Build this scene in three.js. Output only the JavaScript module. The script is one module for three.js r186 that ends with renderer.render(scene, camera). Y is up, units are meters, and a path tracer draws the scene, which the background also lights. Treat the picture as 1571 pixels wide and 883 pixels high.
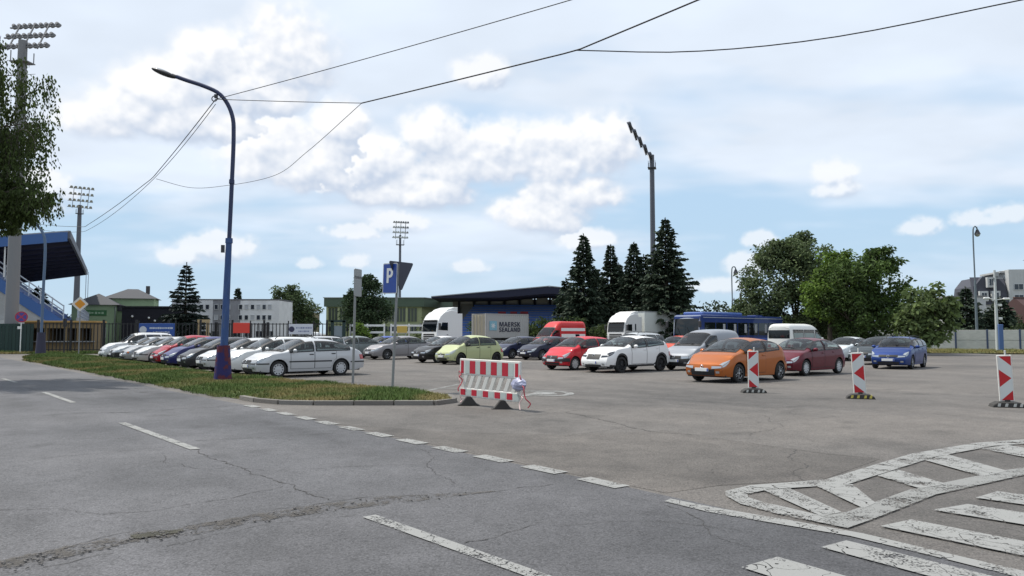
import * as THREE from 'three';
import { mergeGeometries, mergeVertices } from 'three/addons/utils/BufferGeometryUtils.js';
import { RoundedBoxGeometry } from 'three/addons/geometries/RoundedBoxGeometry.js';
import { FontLoader } from 'three/addons/loaders/FontLoader.js';
import { TextGeometry } from 'three/addons/geometries/TextGeometry.js';

// ---------------------------------------------------------------- camera, sky, sun, exposure
const scene = new THREE.Scene();
const camera = new THREE.PerspectiveCamera(42.24, 16 / 9, 0.1, 3000);
camera.position.set(0, 1.6, 0);
camera.rotation.set(THREE.MathUtils.degToRad(3.53), 0, 0);
const renderer = new THREE.WebGLRenderer({ antialias: true });
renderer.toneMapping = THREE.LinearToneMapping;
renderer.toneMappingExposure = 1.2;
renderer.shadowMap.enabled = true;
renderer.shadowMap.type = THREE.PCFSoftShadowMap;
const SUN_AZ = -66, SUN_EL = 60;                       // degrees, azimuth from straight ahead, negative to the left
const sunDir = new THREE.Vector3(Math.sin(rad(SUN_AZ)) * Math.cos(rad(SUN_EL)), Math.sin(rad(SUN_EL)), -Math.cos(rad(SUN_AZ)) * Math.cos(rad(SUN_EL)));
const sun = new THREE.DirectionalLight(new THREE.Color(1, 0.95, 0.87), 3.7);
sun.position.copy(sunDir).multiplyScalar(200).add(new THREE.Vector3(0, 0, -60));
sun.target.position.set(0, 0, -60); scene.add(sun.target);
sun.castShadow = true; sun.shadow.mapSize.set(4096, 4096); sun.shadow.radius = 2.5;
Object.assign(sun.shadow.camera, { left: -110, right: 110, top: 110, bottom: -110, near: 1, far: 500 });
scene.add(sun);

// ---------------------------------------------------------------- random numbers and noise
function rad(d) { return d * Math.PI / 180; }
function rng(seed) { let a = seed >>> 0; return () => { a = (a + 0x6D2B79F5) >>> 0; let t = a; t = Math.imul(t ^ (t >>> 15), t | 1); t ^= t + Math.imul(t ^ (t >>> 7), t | 61); return ((t ^ (t >>> 14)) >>> 0) / 4294967296; }; }
const TAB = new Float32Array(65536); { const r = rng(77); for (let i = 0; i < 65536; i++) TAB[i] = r(); }
function vnoise(x, y) {
  const xi = Math.floor(x), yi = Math.floor(y), fx = x - xi, fy = y - yi, u = fx * fx * (3 - 2 * fx), v = fy * fy * (3 - 2 * fy);
  const a = (xi & 255), b = ((xi + 1) & 255), c = (yi & 255) << 8, d = ((yi + 1) & 255) << 8;
  const p = TAB[a + c], q = TAB[b + c], r = TAB[a + d], s = TAB[b + d];
  return p + (q - p) * u + (r - p) * v + (p - q - r + s) * u * v;
}
function fbm(x, y, n) { let s = 0, a = 0.5, t = 0; for (let i = 0; i < n; i++) { s += a * vnoise(x, y); t += a; a *= 0.5; const k = x * 1.9 - y * 0.6 + 17.3; y = y * 1.9 + x * 0.6 + 5.1; x = k; } return s / t; }
const sst = (a, b, x) => { x = Math.min(1, Math.max(0, (x - a) / (b - a))); return x * x * (3 - 2 * x); };
const mix = (a, b, t) => a + (b - a) * t;

// ---------------------------------------------------------------- sky: thin high veil, blue gaps, cumulus all round
{
  const W = 4096, H = 2048, data = new Float32Array(W * H * 4);
  // cumulus heaps: [azimuth, elevation, half width, half height] in degrees
  const heaps = [
    [[-17.2, 19.8, 2.8, 2.6], [-22.1, 18.8, 2.3, 1.9], [-25.5, 16.6, 2.8, 1.9], [-27.5, 15.1, 2.8, 1.4], [-29.5, 14.2, 2.3, 1.2], [-19.9, 17.3, 3.7, 1.9], [-23.3, 14.7, 4.1, 1.4]],
    [[-15.6, 12.6, 4.1, 2.1], [-13.3, 15.5, 1.8, 1.4], [-17.0, 13.4, 2.8, 1.9]],
    [[-6.4, 14.7, 2.1, 1.6], [-9.3, 13.1, 3.2, 1.6], [-12.3, 12.0, 2.8, 1.6], [-4.3, 13.0, 3.2, 1.6], [-0.3, 13.5, 2.8, 1.9], [2.3, 14.5, 2.1, 1.4], [3.8, 13.0, 2.8, 1.9], [6.8, 13.9, 2.3, 2.1], [4.8, 10.6, 3.2, 1.4], [2.8, 9.1, 2.8, 1.6], [-8.3, 10.8, 3.7, 1.2]],
    [[-8.8, 8.3, 2.1, 0.9], [-12.2, 7.6, 2.1, 0.7]], [[-2.6, 19.5, 2.1, 1.4]], [[23.6, 11.2, 1.3, 1.1], [23.9, 10.1, 1.6, 0.7]],
    [[28.8, 7.1, 1.3, 0.7]], [[32.0, 7.5, 1.3, 0.6], [33.8, 7.6, 1.4, 0.7]], [[18.5, 6.8, 1.1, 0.7]], [[17.5, 4.9, 1.6, 1.0], [15.4, 3.5, 2.3, 0.7]],
    [[-32.3, 9.4, 2.3, 1.2], [-33.4, 8.5, 2.3, 1.4]], [[-21.8, 6.1, 2.8, 1.2], [-24.0, 5.4, 1.8, 0.8]], [[-15.3, 5.2, 0.9, 0.5]], [[-11.9, 5.4, 1.1, 0.6]], [[-3.3, 5.1, 1.4, 0.6]], [[5.8, 7.1, 2.1, 1.0]],
  ];
  for (const h of heaps.slice(0, 3)) for (const b of h) { b[2] *= 1.3; b[3] *= 1.3; }
  const r = rng(5);                                    // the same kinds of heap over the rest of the sky
  for (let i = 0; i < 46; i++) {
    const az = 42 + r() * 276, el = 4 + 18 * r() * r() + (r() < 0.3 ? 14 * r() : 0), k = 0.5 + r() * 1.1, n = 2 + Math.floor(r() * 8), h = [];
    for (let j = 0; j < n; j++) h.push([az > 180 + 0 ? az - 360 + (r() - 0.5) * 11 * k : az + (r() - 0.5) * 11 * k, el + r() * 4.4 * k * (r()), (1.6 + 1.9 * r()) * k, (0.9 + 1.2 * r()) * k]);
    heaps.push(h);
  }
  const cov = new Float32Array(W * (H / 2)), lit = new Float32Array(W * (H / 2));
  const field = (h, az, el) => {
    let d = -2;
    for (const b of h) { const dx = (az - b[0]) / b[2], dy = (el - b[1]) / (el < b[1] ? b[3] * 0.75 : b[3]), v = 1 - (dx * dx + dy * dy); if (v > d) d = v; }
    if (d <= -1.6) return -1;
    const k = h.k ?? (h.k = 1.5 / Math.max(0.45, h.reduce((s, b) => s + b[3], 0) / h.length));
    return d * 0.85 + (fbm(az * 0.62 * k + 400, el * 0.74 * k + 30, 7) - 0.5) * 1.55 + (fbm(az * 2.3 * k + 90, el * 2.7 * k + 11, 5) - 0.5) * 0.5 + 0.16;
  };
  for (const h of heaps) {
    let a0 = 1e9, a1 = -1e9, e0 = 1e9, e1 = -1e9;
    for (const b of h) { a0 = Math.min(a0, b[0] - 1.8 * b[2]); a1 = Math.max(a1, b[0] + 1.8 * b[2]); e0 = Math.min(e0, b[1] - 1.7 * b[3]); e1 = Math.max(e1, b[1] + 1.8 * b[3]); }
    e0 = Math.max(e0, 0.1);
    for (let j = Math.floor(e0 / 180 * H); j <= e1 / 180 * H; j++) for (let i = Math.floor(a0 / 360 * W); i <= a1 / 360 * W; i++) {
      const az = (i + 0.5) / W * 360, el = (j + 0.5) / H * 180, f = field(h, az, el);
      if (f <= -0.5) continue;
      const f2 = field(h, az - 0.35, el + 0.55), f3 = field(h, az - 0.8, el + 1.7), c = (0.34 * sst(-0.5, 0.15, f) + 0.66 * sst(-0.02, 0.45, f)) * Math.min(1, 0.42 + 0.42 / h.k), s = Math.min(1, Math.max(0, 0.52 + (f - f2) * 0.85 + (f - f3) * 0.36)), q = j * W + ((i + W * 2) % W);
      if (c > cov[q]) { cov[q] = c; lit[q] = s; }
    }
  }
  for (let j = H / 2; j < H; j++) {
    const el = (j + 0.5 - H / 2) / H * 180, y = Math.sin(rad(el)), cy = Math.cos(rad(el));
    for (let i = 0; i < W; i++) {
      const q = (j - H / 2) * W;
      // texture u runs along atan2(z, x); azimuth is measured from -z towards +x
      const th = ((i + 0.5) / W - 0.5) * 2 * Math.PI, x = Math.cos(th) * cy, z = Math.sin(th) * cy;
      let az = Math.atan2(x, -z) / Math.PI * 180; const ai = Math.floor((az < 0 ? az + 360 : az) / 360 * W) % W;
      // clear air
      const t = sst(0, 34, el), hz = Math.exp(-el / 4.5);
      let R = mix(0.45, 0.37, t) + 0.10 * hz, G = mix(0.635, 0.58, t) + 0.05 * hz, B = mix(0.80, 0.87, t) - 0.02 * hz;
      // high veil, stretched across the sky, over cloud height
      const k = 1 / (y + 0.16), X = x * k, Z = z * k;
      const n1 = fbm(X * 0.9 + 20, Z * 1.7 + 9, 5), n2 = fbm(X * 0.45 + 3, Z * 0.9 + 60, 4), n3 = fbm(X * 3.2 + 8, Z * 4.4 + 2, 4);
      const veil = Math.min(0.97, Math.max(0, 0.05 + 0.9 * sst(0.38, 0.6, n1 * 0.6 + n2 * 0.4 + (n3 - 0.5) * 0.12) * sst(0.5, 9, el) + 0.30 * sst(7, 24, el)));
      const vb = 0.98 + 0.22 * (n3 - 0.5);
      R = mix(R, 0.76 * vb, veil); G = mix(G, 0.83 * vb, veil); B = mix(B, 0.925 * vb, veil);
      const c = cov[q + ai];
      if (c > 0) { const s = lit[q + ai], a = c * mix(0.80, 0.97, sst(1, 8, el)); R = mix(R, mix(0.56, 0.95, s), a); G = mix(G, mix(0.63, 0.945, s), a); B = mix(B, mix(0.745, 0.945, s), a); }
      const o = (j * W + i) * 4; data[o] = R * 0.895; data[o + 1] = G * 0.905; data[o + 2] = B * 0.92; data[o + 3] = 1;
    }
  }
  for (let j = 0; j < H / 2; j++) for (let i = 0; i < W; i++) { const o = (j * W + i) * 4; data[o] = 0.30; data[o + 1] = 0.31; data[o + 2] = 0.31; data[o + 3] = 1; }
  const tex = new THREE.DataTexture(data, W, H, THREE.RGBAFormat, THREE.FloatType);
  tex.mapping = THREE.EquirectangularReflectionMapping; tex.magFilter = tex.minFilter = THREE.LinearFilter; tex.needsUpdate = true;
  scene.background = tex; scene.environment = tex;
}

// ---------------------------------------------------------------- helpers
const V3 = (x, y, z) => new THREE.Vector3(x, y, z);
function mat(rgb, rough = 0.8, metal = 0, extra = {}) { const c = new THREE.Color(); c.setRGB(...rgb); return new THREE.MeshStandardMaterial({ color: c, roughness: rough, metalness: metal, side: THREE.DoubleSide, ...extra }); }
function phys(rgb, extra) { const c = new THREE.Color(); c.setRGB(...rgb); return new THREE.MeshPhysicalMaterial({ color: c, side: THREE.DoubleSide, ...extra }); }
const taken = new Map();
function numbered(n) { const k = taken.get(n) ?? 0; taken.set(n, k + 1); return k ? `${n}_${String(k).padStart(3, '0')}` : n; }
function clean(g) { let k = g.index ? g.toNonIndexed() : g; for (const a of Object.keys(k.attributes)) if (!['position', 'normal', 'uv', 'color'].includes(a)) k.deleteAttribute(a); return k; }
function join(list) {
  if (!Array.isArray(list)) return list;
  if (list.length === 1) return list[0];
  const l = list.map(clean), col = l.some((g) => g.attributes.color);
  for (const g of l) {
    const n = g.attributes.position.count;
    if (!g.attributes.uv) g.setAttribute('uv', new THREE.BufferAttribute(new Float32Array(n * 2), 2));
    if (!g.attributes.normal) g.computeVertexNormals();
    if (col && !g.attributes.color) g.setAttribute('color', new THREE.BufferAttribute(new Float32Array(n * 3).fill(1), 3));
  }
  return mergeGeometries(l);
}
function part(name, geo, material, parent, label) {
  const m = new THREE.Mesh(join(geo), material); m.name = name; m.castShadow = m.receiveShadow = true; parent.add(m);
  if (label) m.userData.label = label;
  return m;
}
function thing(name, label, category, [x, y, z] = [0, 0, 0], turn = 0, group) {
  const o = new THREE.Group(); o.name = numbered(name); scene.add(o); o.position.set(x, y, z); o.rotation.y = turn;
  o.userData = { label, category }; if (group) o.userData.group = group; return o;
}
function structure(name, geo, material, label) { const m = part(name, geo, material, scene, label); m.userData.kind = 'structure'; return m; }
const at = (g, x, y, z) => g.translate(x, y, z);
const box = (w, h, d, x = 0, y = 0, z = 0) => new THREE.BoxGeometry(w, h, d).translate(x, y, z);
const rbox = (w, h, d, r, x = 0, y = 0, z = 0, s = 2) => new RoundedBoxGeometry(w, h, d, s, Math.min(r, w / 2.01, h / 2.01, d / 2.01)).translate(x, y, z);
const cyl = (r1, r2, h, x = 0, y = 0, z = 0, n = 12) => new THREE.CylinderGeometry(r1, r2, h, n).translate(x, y, z);
function rod(a, b, r, n = 6, r2 = r) { const d = b.clone().sub(a), l = d.length(), g = new THREE.CylinderGeometry(r2, r, l, n); g.applyQuaternion(new THREE.Quaternion().setFromUnitVectors(V3(0, 1, 0), d.normalize())); const m = a.clone().add(b).multiplyScalar(0.5); return g.translate(m.x, m.y, m.z); }
function tube(pts, r, seg = 30, n = 6) { return new THREE.TubeGeometry(new THREE.CatmullRomCurve3(pts), seg, r, n); }
function bar(a, b, w, h) { const d = b.clone().sub(a), l = d.length(), g = new THREE.BoxGeometry(w, h, l); g.applyQuaternion(new THREE.Quaternion().setFromUnitVectors(V3(0, 0, 1), d.normalize())); const m = a.clone().add(b).multiplyScalar(0.5); return g.translate(m.x, m.y, m.z); }
function prism(pts, depth, bevel = 0) {                       // outline in x, y pushed along z, centred
  const s = new THREE.Shape(pts.map(([x, y]) => new THREE.Vector2(x, y)));
  const g = new THREE.ExtrudeGeometry(s, { depth: depth - 2 * bevel, bevelEnabled: bevel > 0, bevelThickness: bevel, bevelSize: bevel, bevelOffset: -bevel, bevelSegments: 2, curveSegments: 8 });
  return g.translate(0, 0, -(depth - 2 * bevel) / 2);
}
function pchip(P) {                                           // smooth curve through points without overshoot
  const n = P.length, x = P.map((p) => p[0]), y = P.map((p) => p[1]), d = [], m = new Array(n).fill(0);
  for (let i = 0; i < n - 1; i++) d.push((y[i + 1] - y[i]) / (x[i + 1] - x[i]));
  m[0] = d[0]; m[n - 1] = d[n - 2];
  for (let i = 1; i < n - 1; i++) m[i] = d[i - 1] * d[i] <= 0 ? 0 : 2 / (1 / d[i - 1] + 1 / d[i]);
  return (t) => {
    if (t <= x[0]) return y[0]; if (t >= x[n - 1]) return y[n - 1];
    let i = 0; while (t > x[i + 1]) i++;
    const h = x[i + 1] - x[i], s = (t - x[i]) / h, s2 = s * s, s3 = s2 * s;
    return y[i] * (2 * s3 - 3 * s2 + 1) + m[i] * h * (s3 - 2 * s2 + s) + y[i + 1] * (-2 * s3 + 3 * s2) + m[i + 1] * h * (s3 - s2);
  };
}
function dataTex(n, fn, srgb = false, rep = 1) {              // n x n tile; fn(u, v, i, j) gives [r, g, b] or [r, g, b, a] in 0..1
  const d = new Uint8Array(n * n * 4);
  for (let j = 0; j < n; j++) for (let i = 0; i < n; i++) { const c = fn(i / n, j / n, i, j), o = (j * n + i) * 4; d[o] = c[0] * 255; d[o + 1] = c[1] * 255; d[o + 2] = c[2] * 255; d[o + 3] = (c[3] ?? 1) * 255; }
  const t = new THREE.DataTexture(d, n, n, THREE.RGBAFormat); t.wrapS = t.wrapT = THREE.RepeatWrapping; t.magFilter = THREE.LinearFilter; t.minFilter = THREE.LinearMipmapLinearFilter; t.generateMipmaps = true;
  if (srgb) t.colorSpace = THREE.SRGBColorSpace; t.repeat.set(rep, rep); t.needsUpdate = true; return t;
}
function tileNoise(u, v, f, n, off = 0) {                     // noise that repeats once over the tile; f a power of two
  let s = 0, a = 0.5, t = 0;
  for (let k = 0; k < n; k++) {
    const x = u * f, y = v * f, xi = Math.floor(x), yi = Math.floor(y), fx = x - xi, fy = y - yi, p = fx * fx * (3 - 2 * fx), q = fy * fy * (3 - 2 * fy);
    const g = (i, j) => TAB[(((i % f) + f) % f * 131 + ((j % f) + f) % f * 7919 + off * 977 + k * 4999) & 65535];
    s += a * (mix(mix(g(xi, yi), g(xi + 1, yi), p), mix(g(xi, yi + 1), g(xi + 1, yi + 1), p), q)); t += a; a *= 0.5; f *= 2;
  }
  return s / t;
}
function canvasTex(w, h, draw) { const c = document.createElement('canvas'); c.width = w; c.height = h; draw(c.getContext('2d'), w, h); const t = new THREE.CanvasTexture(c); t.colorSpace = THREE.SRGBColorSpace; t.anisotropy = 4; return t; }
const font = await new FontLoader().loadAsync('fonts/droid/droid_sans_bold.typeface.json');
function letters(str, size, depth) { const g = new TextGeometry(str, { font, size, depth, curveSegments: 4, bevelEnabled: false }); g.computeBoundingBox(); return g; }

// road direction (up the street) and the direction square to it, towards the car park
const RD = V3(-0.643, 0, -0.766), RN = V3(0.766, 0, -0.643);
// common materials
const M = {
  steel: mat([0.30, 0.31, 0.32], 0.5, 0.7), galv: mat([0.33, 0.34, 0.35], 0.55, 0.5), dark: mat([0.02, 0.02, 0.022], 0.7), black: mat([0.012, 0.012, 0.013], 0.6),
  concrete: mat([0.36, 0.35, 0.33], 0.9), white: mat([0.72, 0.72, 0.70], 0.55), rubber: mat([0.018, 0.018, 0.018], 0.85), glass: phys([0.008, 0.011, 0.013], { roughness: 0.04, ior: 1.5 }),
  clearGlass: phys([0.50, 0.56, 0.55], { roughness: 0.02, transmission: 1, thickness: 0, ior: 1.52 }), cabin: mat([0.03, 0.03, 0.032], 0.85), seat: mat([0.055, 0.055, 0.06], 0.9),
  screen: phys([0.014, 0.018, 0.02], { roughness: 0.04, ior: 1.95 }), pane: phys([0.03, 0.035, 0.045], { roughness: 0.08, ior: 1.55 }), chrome: mat([0.7, 0.7, 0.72], 0.15, 1), bark: mat([0.075, 0.06, 0.045], 0.95), lampGlass: phys([0.42, 0.44, 0.45], { roughness: 0.12, metalness: 0.55, clearcoat: 1 }),
  blackPlastic: mat([0.025, 0.025, 0.027], 0.65), amber: phys([0.7, 0.18, 0.02], { roughness: 0.2, clearcoat: 1 }), tailRed: phys([0.35, 0.01, 0.012], { roughness: 0.2, clearcoat: 1 }),
};

// ---------------------------------------------------------------- ground, car park, road, verge
const gritTex = dataTex(1024, (u, v) => {                     // 2.4 m of worn asphalt: pale stones in a darker binder
  const a = tileNoise(u, v, 128, 2, 1), b = tileNoise(u, v, 256, 1, 2), c = tileNoise(u, v, 16, 4, 3), st = sst(0.62, 0.8, b) * 0.34, dk = sst(0.66, 0.86, a) * 0.26;
  const k = Math.min(1, 0.70 + (a - 0.5) * 0.7 + (c - 0.5) * 0.26 + st * 1.2 - dk * 1.7); return [k, k * 0.995, k * 0.985];
});
const gritBump = dataTex(1024, (u, v) => { const k = tileNoise(u, v, 128, 2, 1) * 0.6 + tileNoise(u, v, 256, 1, 2) * 0.4; return [k, k, k]; });
function sheet(poly, cell, y, color, uvk = 1 / 2.4) {          // polygon [x, z] filled with a grid of small triangles, colour per vertex
  const s = new THREE.Shape(poly.map(([x, z]) => new THREE.Vector2(x, -z)));
  let g = new THREE.ShapeGeometry(s, 4).toNonIndexed();
  // split long edges until every triangle is small enough for its distance
  let src = Array.from(g.attributes.position.array), out = [];
  const tris = []; for (let i = 0; i < src.length; i += 9) tris.push(src.slice(i, i + 9));
  while (tris.length) {
    const t = tris.pop(), e = [[0, 3], [3, 6], [6, 0]].map(([a, b]) => Math.hypot(t[a] - t[b], t[a + 1] - t[b + 1])), m = Math.max(...e), k = e.indexOf(m);
    const cxm = (t[0] + t[3] + t[6]) / 3, czm = (t[1] + t[4] + t[7]) / 3, lim = cell * Math.max(1, Math.hypot(cxm, czm) / 14);
    if (m > lim) {
      const a = k * 3, b = (k * 3 + 3) % 9, c = (k * 3 + 6) % 9, mx = (t[a] + t[b]) / 2, my = (t[a + 1] + t[b + 1]) / 2;
      tris.push([t[a], t[a + 1], 0, mx, my, 0, t[c], t[c + 1], 0], [mx, my, 0, t[b], t[b + 1], 0, t[c], t[c + 1], 0]);
    } else out.push(...t);
  }
  const n = out.length / 3, pos = new Float32Array(n * 3), uv = new Float32Array(n * 2), col = new Float32Array(n * 3), nor = new Float32Array(n * 3);
  for (let i = 0; i < n; i++) {
    const x = out[i * 3], z = -out[i * 3 + 1]; pos.set([x, y, z], i * 3); uv.set([x * uvk, -z * uvk], i * 2); nor.set([0, 1, 0], i * 3);
    if (color) col.set(color(x, z), i * 3);
  }
  g = new THREE.BufferGeometry(); g.setAttribute('position', new THREE.BufferAttribute(pos, 3)); g.setAttribute('normal', new THREE.BufferAttribute(nor, 3)); g.setAttribute('uv', new THREE.BufferAttribute(uv, 2));
  if (color) g.setAttribute('color', new THREE.BufferAttribute(col, 3));
  return g;
}
const asphaltM = mat([1, 1, 1], 0.88, 0, { vertexColors: true, map: gritTex, bumpMap: gritBump, bumpScale: 0.007 });
const tone = (base, amp) => (x, z) => {
  const u = x * RD.x + z * RD.z, v = x * RN.x + z * RN.z;
  const a = fbm(x * 0.22 + 50, z * 0.22 + 50, 4) - 0.5, b = fbm(x * 1.6 + 9, z * 1.6 + 70, 3) - 0.5, c = fbm(u * 0.25 + 5, v * 2.1 + 31, 3) - 0.5, d = fbm(x * 5 + 3, z * 5 + 1, 2) - 0.5;
  const oil = sst(0.70, 0.80, fbm(x * 1.3 + 77, z * 1.3 + 12, 3)) * 0.3;
  const k = (1 + amp * (a * 0.75 + b * 0.3 + c * 0.42 + d * 0.22)) * (1 - oil);
  return [base[0] * k * (1 + a * 0.05), base[1] * k, base[2] * k * (1 - a * 0.06)];
};
structure('ground', new THREE.PlaneGeometry(2400, 2400).rotateX(-Math.PI / 2).translate(0, -0.05, -300), mat([0.11, 0.105, 0.07], 1));
const lot = structure('car_park_asphalt', sheet([[-52, -64], [-12, -18], [-4.6, -12.6], [-0.9, -8.6], [0.8, -6.4], [2.4, -3.4], [7, 3], [40, 3], [40, -56], [34, -70], [20, -96], [-34, -96], [-50, -70]], 0.55, 0, tone([0.152, 0.139, 0.127], 1.05)), asphaltM);
const rd = (s, w) => [-0.43 + RD.x * s + RN.x * w, -5.6 + RD.z * s + RN.z * w];     // s up the street, w from its centre line to the car park
const road = structure('road', sheet([rd(-12, -7), rd(95, -7), rd(95, 2.7), rd(46, 2.85), rd(30, 2.9), rd(16, 2.95), [-5.91, -16.79], [-4.61, -15.15], [-3.26, -13.4], [-2.0, -11.79], [-0.55, -10.02], [1.21, -7.88], [2.31, -6.47], [3.4, -5.06], [9, 2.2]], 0.5, 0.006, tone([0.108, 0.108, 0.115], 1.25)), asphaltM);

// cracks: narrow open joints with dark bottoms
const crackM = mat([0.055, 0.052, 0.05], 1);
function crackGeo(pts, w, seed, y) {
  const r = rng(seed), L = []; 
  for (let i = 0; i < pts.length - 1; i++) { const [x0, z0] = pts[i], [x1, z1] = pts[i + 1], l = Math.hypot(x1 - x0, z1 - z0), n = Math.max(2, Math.round(l / 0.055)); for (let k = 0; k < n; k++) L.push([mix(x0, x1, k / n), mix(z0, z1, k / n), (x1 - x0) / l, (z1 - z0) / l]); }
  const pos = []; let off = 0, pl = null, pr = null;
  for (const [x, z, dx, dz] of L) {
    off += (r() - 0.5) * 0.07; off *= 0.9; const hw = w * (0.1 + 0.8 * r() * r() + 0.2 * r()) * (r() < 0.08 ? 0.15 : 1) / 2, cx = x - dz * off, cz = z + dx * off, a = [cx - dz * hw, y, cz + dx * hw], b = [cx + dz * hw, y, cz - dx * hw];
    if (pl) pos.push(...pl, ...pr, ...a, ...pr, ...b, ...a); pl = a; pr = b;
  }
  const g = new THREE.BufferGeometry(); g.setAttribute('position', new THREE.BufferAttribute(new Float32Array(pos), 3)); g.computeVertexNormals(); return g;
}
[
  [[[-4.35, -10.41], [-2.86, -8.6], [-1.77, -7.21]], 0.03], [[[-6.3, -9.28], [-5.95, -9.76], [-4.97, -10.53]], 0.022], [[[-4.75, -11.29], [-3.71, -11.72], [-2.82, -12.26], [-1.7, -12.0]], 0.026],
  [[[-8.93, -15.02], [-7.82, -15.4], [-6.06, -16.79]], 0.05], [[[-0.56, -7.59], [0.03, -7.81], [0.51, -8.01]], 0.018], [[[-0.35, -5.78], [-0.03, -6.1], [0.33, -6.43]], 0.016],
  [[[0.4, -6.3], [1.0, -6.45], [1.9, -6.2]], 0.01], [[[1.3, -7.3], [1.5, -6.7], [1.55, -6.2], [1.75, -5.5]], 0.012], [[[-14.81, -21.7], [-13.24, -22.22], [-10.41, -21.95]], 0.07], [[[-11.4, -19.6], [-9.6, -20.7]], 0.06],
  [[[-6.99, -13.5], [-5.9, -12.2]], 0.015], [[[-3.05, -6.1], [-3.46, -5.6], [-3.75, -5.2]], 0.02], [[[-16, -25.5], [-14.2, -26.6], [-12.4, -26.9]], 0.08],
  [[[-2.72, -6.28], [-2.15, -6.85], [-1.43, -7.36], [-0.56, -7.59]], 0.022], [[[-2.6, -5.72], [-1.99, -6.3], [-1.3, -6.7]], 0.012], [[[-3.2, -5.2], [-2.85, -5.55]], 0.015],
].forEach(([p, w], i) => part('crack', crackGeo(p, w, 100 + i, 0.0105), crackM, road));
[
  [[[1.13, -15.4], [1.82, -13.6], [2.29, -12.34], [2.9, -11.9]], 0.045], [[[1.96, -12.94], [0.76, -11.72]], 0.02], [[[3.96, -10.41], [3.6, -9.8], [3.55, -9.14], [3.3, -8.8], [3.14, -8.15]], 0.03],
  [[[2.54, -12.5], [3.82, -10.65], [4.71, -9.66]], 0.014], [[[3.9, -10.4], [4.6, -9.75]], 0.016], [[[2.3, -8.6], [2.5, -9.1]], 0.012], [[[4, -13.4], [7, -14.8], [10, -15]], 0.022], [[[0, -14.6], [2.6, -16.8], [6, -17.4]], 0.02], [[[-2.1, -13.3], [-0.4, -14.4]], 0.012],
].forEach(([p, w], i) => part('crack', crackGeo(p, w, 300 + i, 0.0045), crackM, lot));
{ // finer cracks wandering over both surfaces
  const r = rng(88); for (let i = 0; i < 34; i++) { const onRoad = i < 18, s = onRoad ? 2 + r() * 22 : 4 + r() * 16, w = onRoad ? -3.6 + r() * 6.2 : 3.6 + r() * 9, p0 = rd(s, w), a = r() * 6.28, pts = [p0]; let q = p0, b = a; for (let k = 0; k < 4 + r() * 5; k++) { b += (r() - 0.5) * 1.3; const l = 0.25 + 0.5 * r(); q = [q[0] + Math.cos(b) * l, q[1] + Math.sin(b) * l]; pts.push(q); } if (pts.some(([x, z]) => ((x + 0.43) * RN.x + (z + 5.6) * RN.z > 2.5) === onRoad)) continue; part('crack', crackGeo(pts, 0.008 + 0.012 * r(), 500 + i, onRoad ? 0.0105 : 0.0045), crackM, onRoad ? road : lot); }
}
{ // ragged worn strip across the road, its loose stones and the pothole
  const up = [[-3.9, -5.0], [-3.6, -5.34], [-3.46, -5.56], [-3.05, -6.06], [-2.75, -6.22], [-2.15, -6.82], [-1.43, -7.35], [-0.56, -7.59], [-0.1, -7.7]], lo = [[-0.55, -7.42], [-1.34, -6.98], [-2.04, -6.55], [-2.54, -6.02], [-2.9, -5.8], [-3.2, -5.4], [-3.46, -5.15], [-3.75, -4.85]];
  const r = rng(4), rag = (L) => { const o = []; for (let i = 0; i < L.length - 1; i++) { const n = 14; for (let k = 0; k < n; k++) o.push([mix(L[i][0], L[i + 1][0], k / n) + (r() - 0.5) * 0.045, mix(L[i][1], L[i + 1][1], k / n) + (r() - 0.5) * 0.045]); } return o; };
  const wornGap = dataTex(512, (u, v) => { const a = tileNoise(u, v, 8, 5, 25), b = tileNoise(u, v, 64, 2, 26), k = 0.65 * sst(0.47, 0.62, a * 0.55 + b * 0.45); return [k, k, k]; });
  const gravTex = dataTex(512, (u, v) => { const a = tileNoise(u, v, 64, 2, 5), b = tileNoise(u, v, 128, 1, 6), k = Math.min(1, 0.42 + a * 0.55 + (b > 0.7 ? 0.22 : 0) - (b < 0.22 ? 0.3 : 0)); return [k, k * 0.95, k * 0.88]; });
  part('worn_strip', sheet([...rag(up), ...rag(lo)], 0.3, 0.0125, (x, z) => { const k = 0.8 + 0.5 * fbm(x * 3, z * 3, 3); return [0.125 * k, 0.119 * k, 0.112 * k]; }, 0.9), mat([1, 1, 1], 1, 0, { vertexColors: true, map: gravTex, alphaMap: wornGap, transparent: true }), road);
  const hole = []; for (let k = 0; k < 18; k++) { const t = k / 18 * 6.283, q = 0.6 + 0.6 * r(); hole.push([-2.84 + Math.cos(t) * 0.17 * q + Math.sin(t) * 0.05 * q, -6.03 + Math.sin(t) * 0.075 * q - Math.cos(t) * 0.1 * q]); }
  part('pothole', sheet(hole, 0.2, 0.0165, (x, z) => { const k = 0.4 + fbm(x * 14, z * 14, 3) * 0.9; return [0.10 * k, 0.095 * k, 0.07 * k]; }, 2), mat([1, 1, 1], 1, 0, { vertexColors: true, bumpMap: gravTex, bumpScale: 0.02 }), road);
  const st = []; for (let i = 0; i < 150; i++) { const t = r(), k = Math.min(7, Math.floor(t * 7)), f = t * 7 - k, x = mix(up[k][0], up[k + 1][0], f), z = mix(up[k][1], up[k + 1][1], f); st.push(new THREE.DodecahedronGeometry(0.006 + 0.009 * r(), 0).scale(1, 0.6, 1).translate(x + (r()) * 0.3, 0.018, z + r() * 0.25)); }
  const g = part('loose_grit', st, mat([0.13, 0.122, 0.115], 1), road); g.userData.kind = 'stuff';
}

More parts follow.
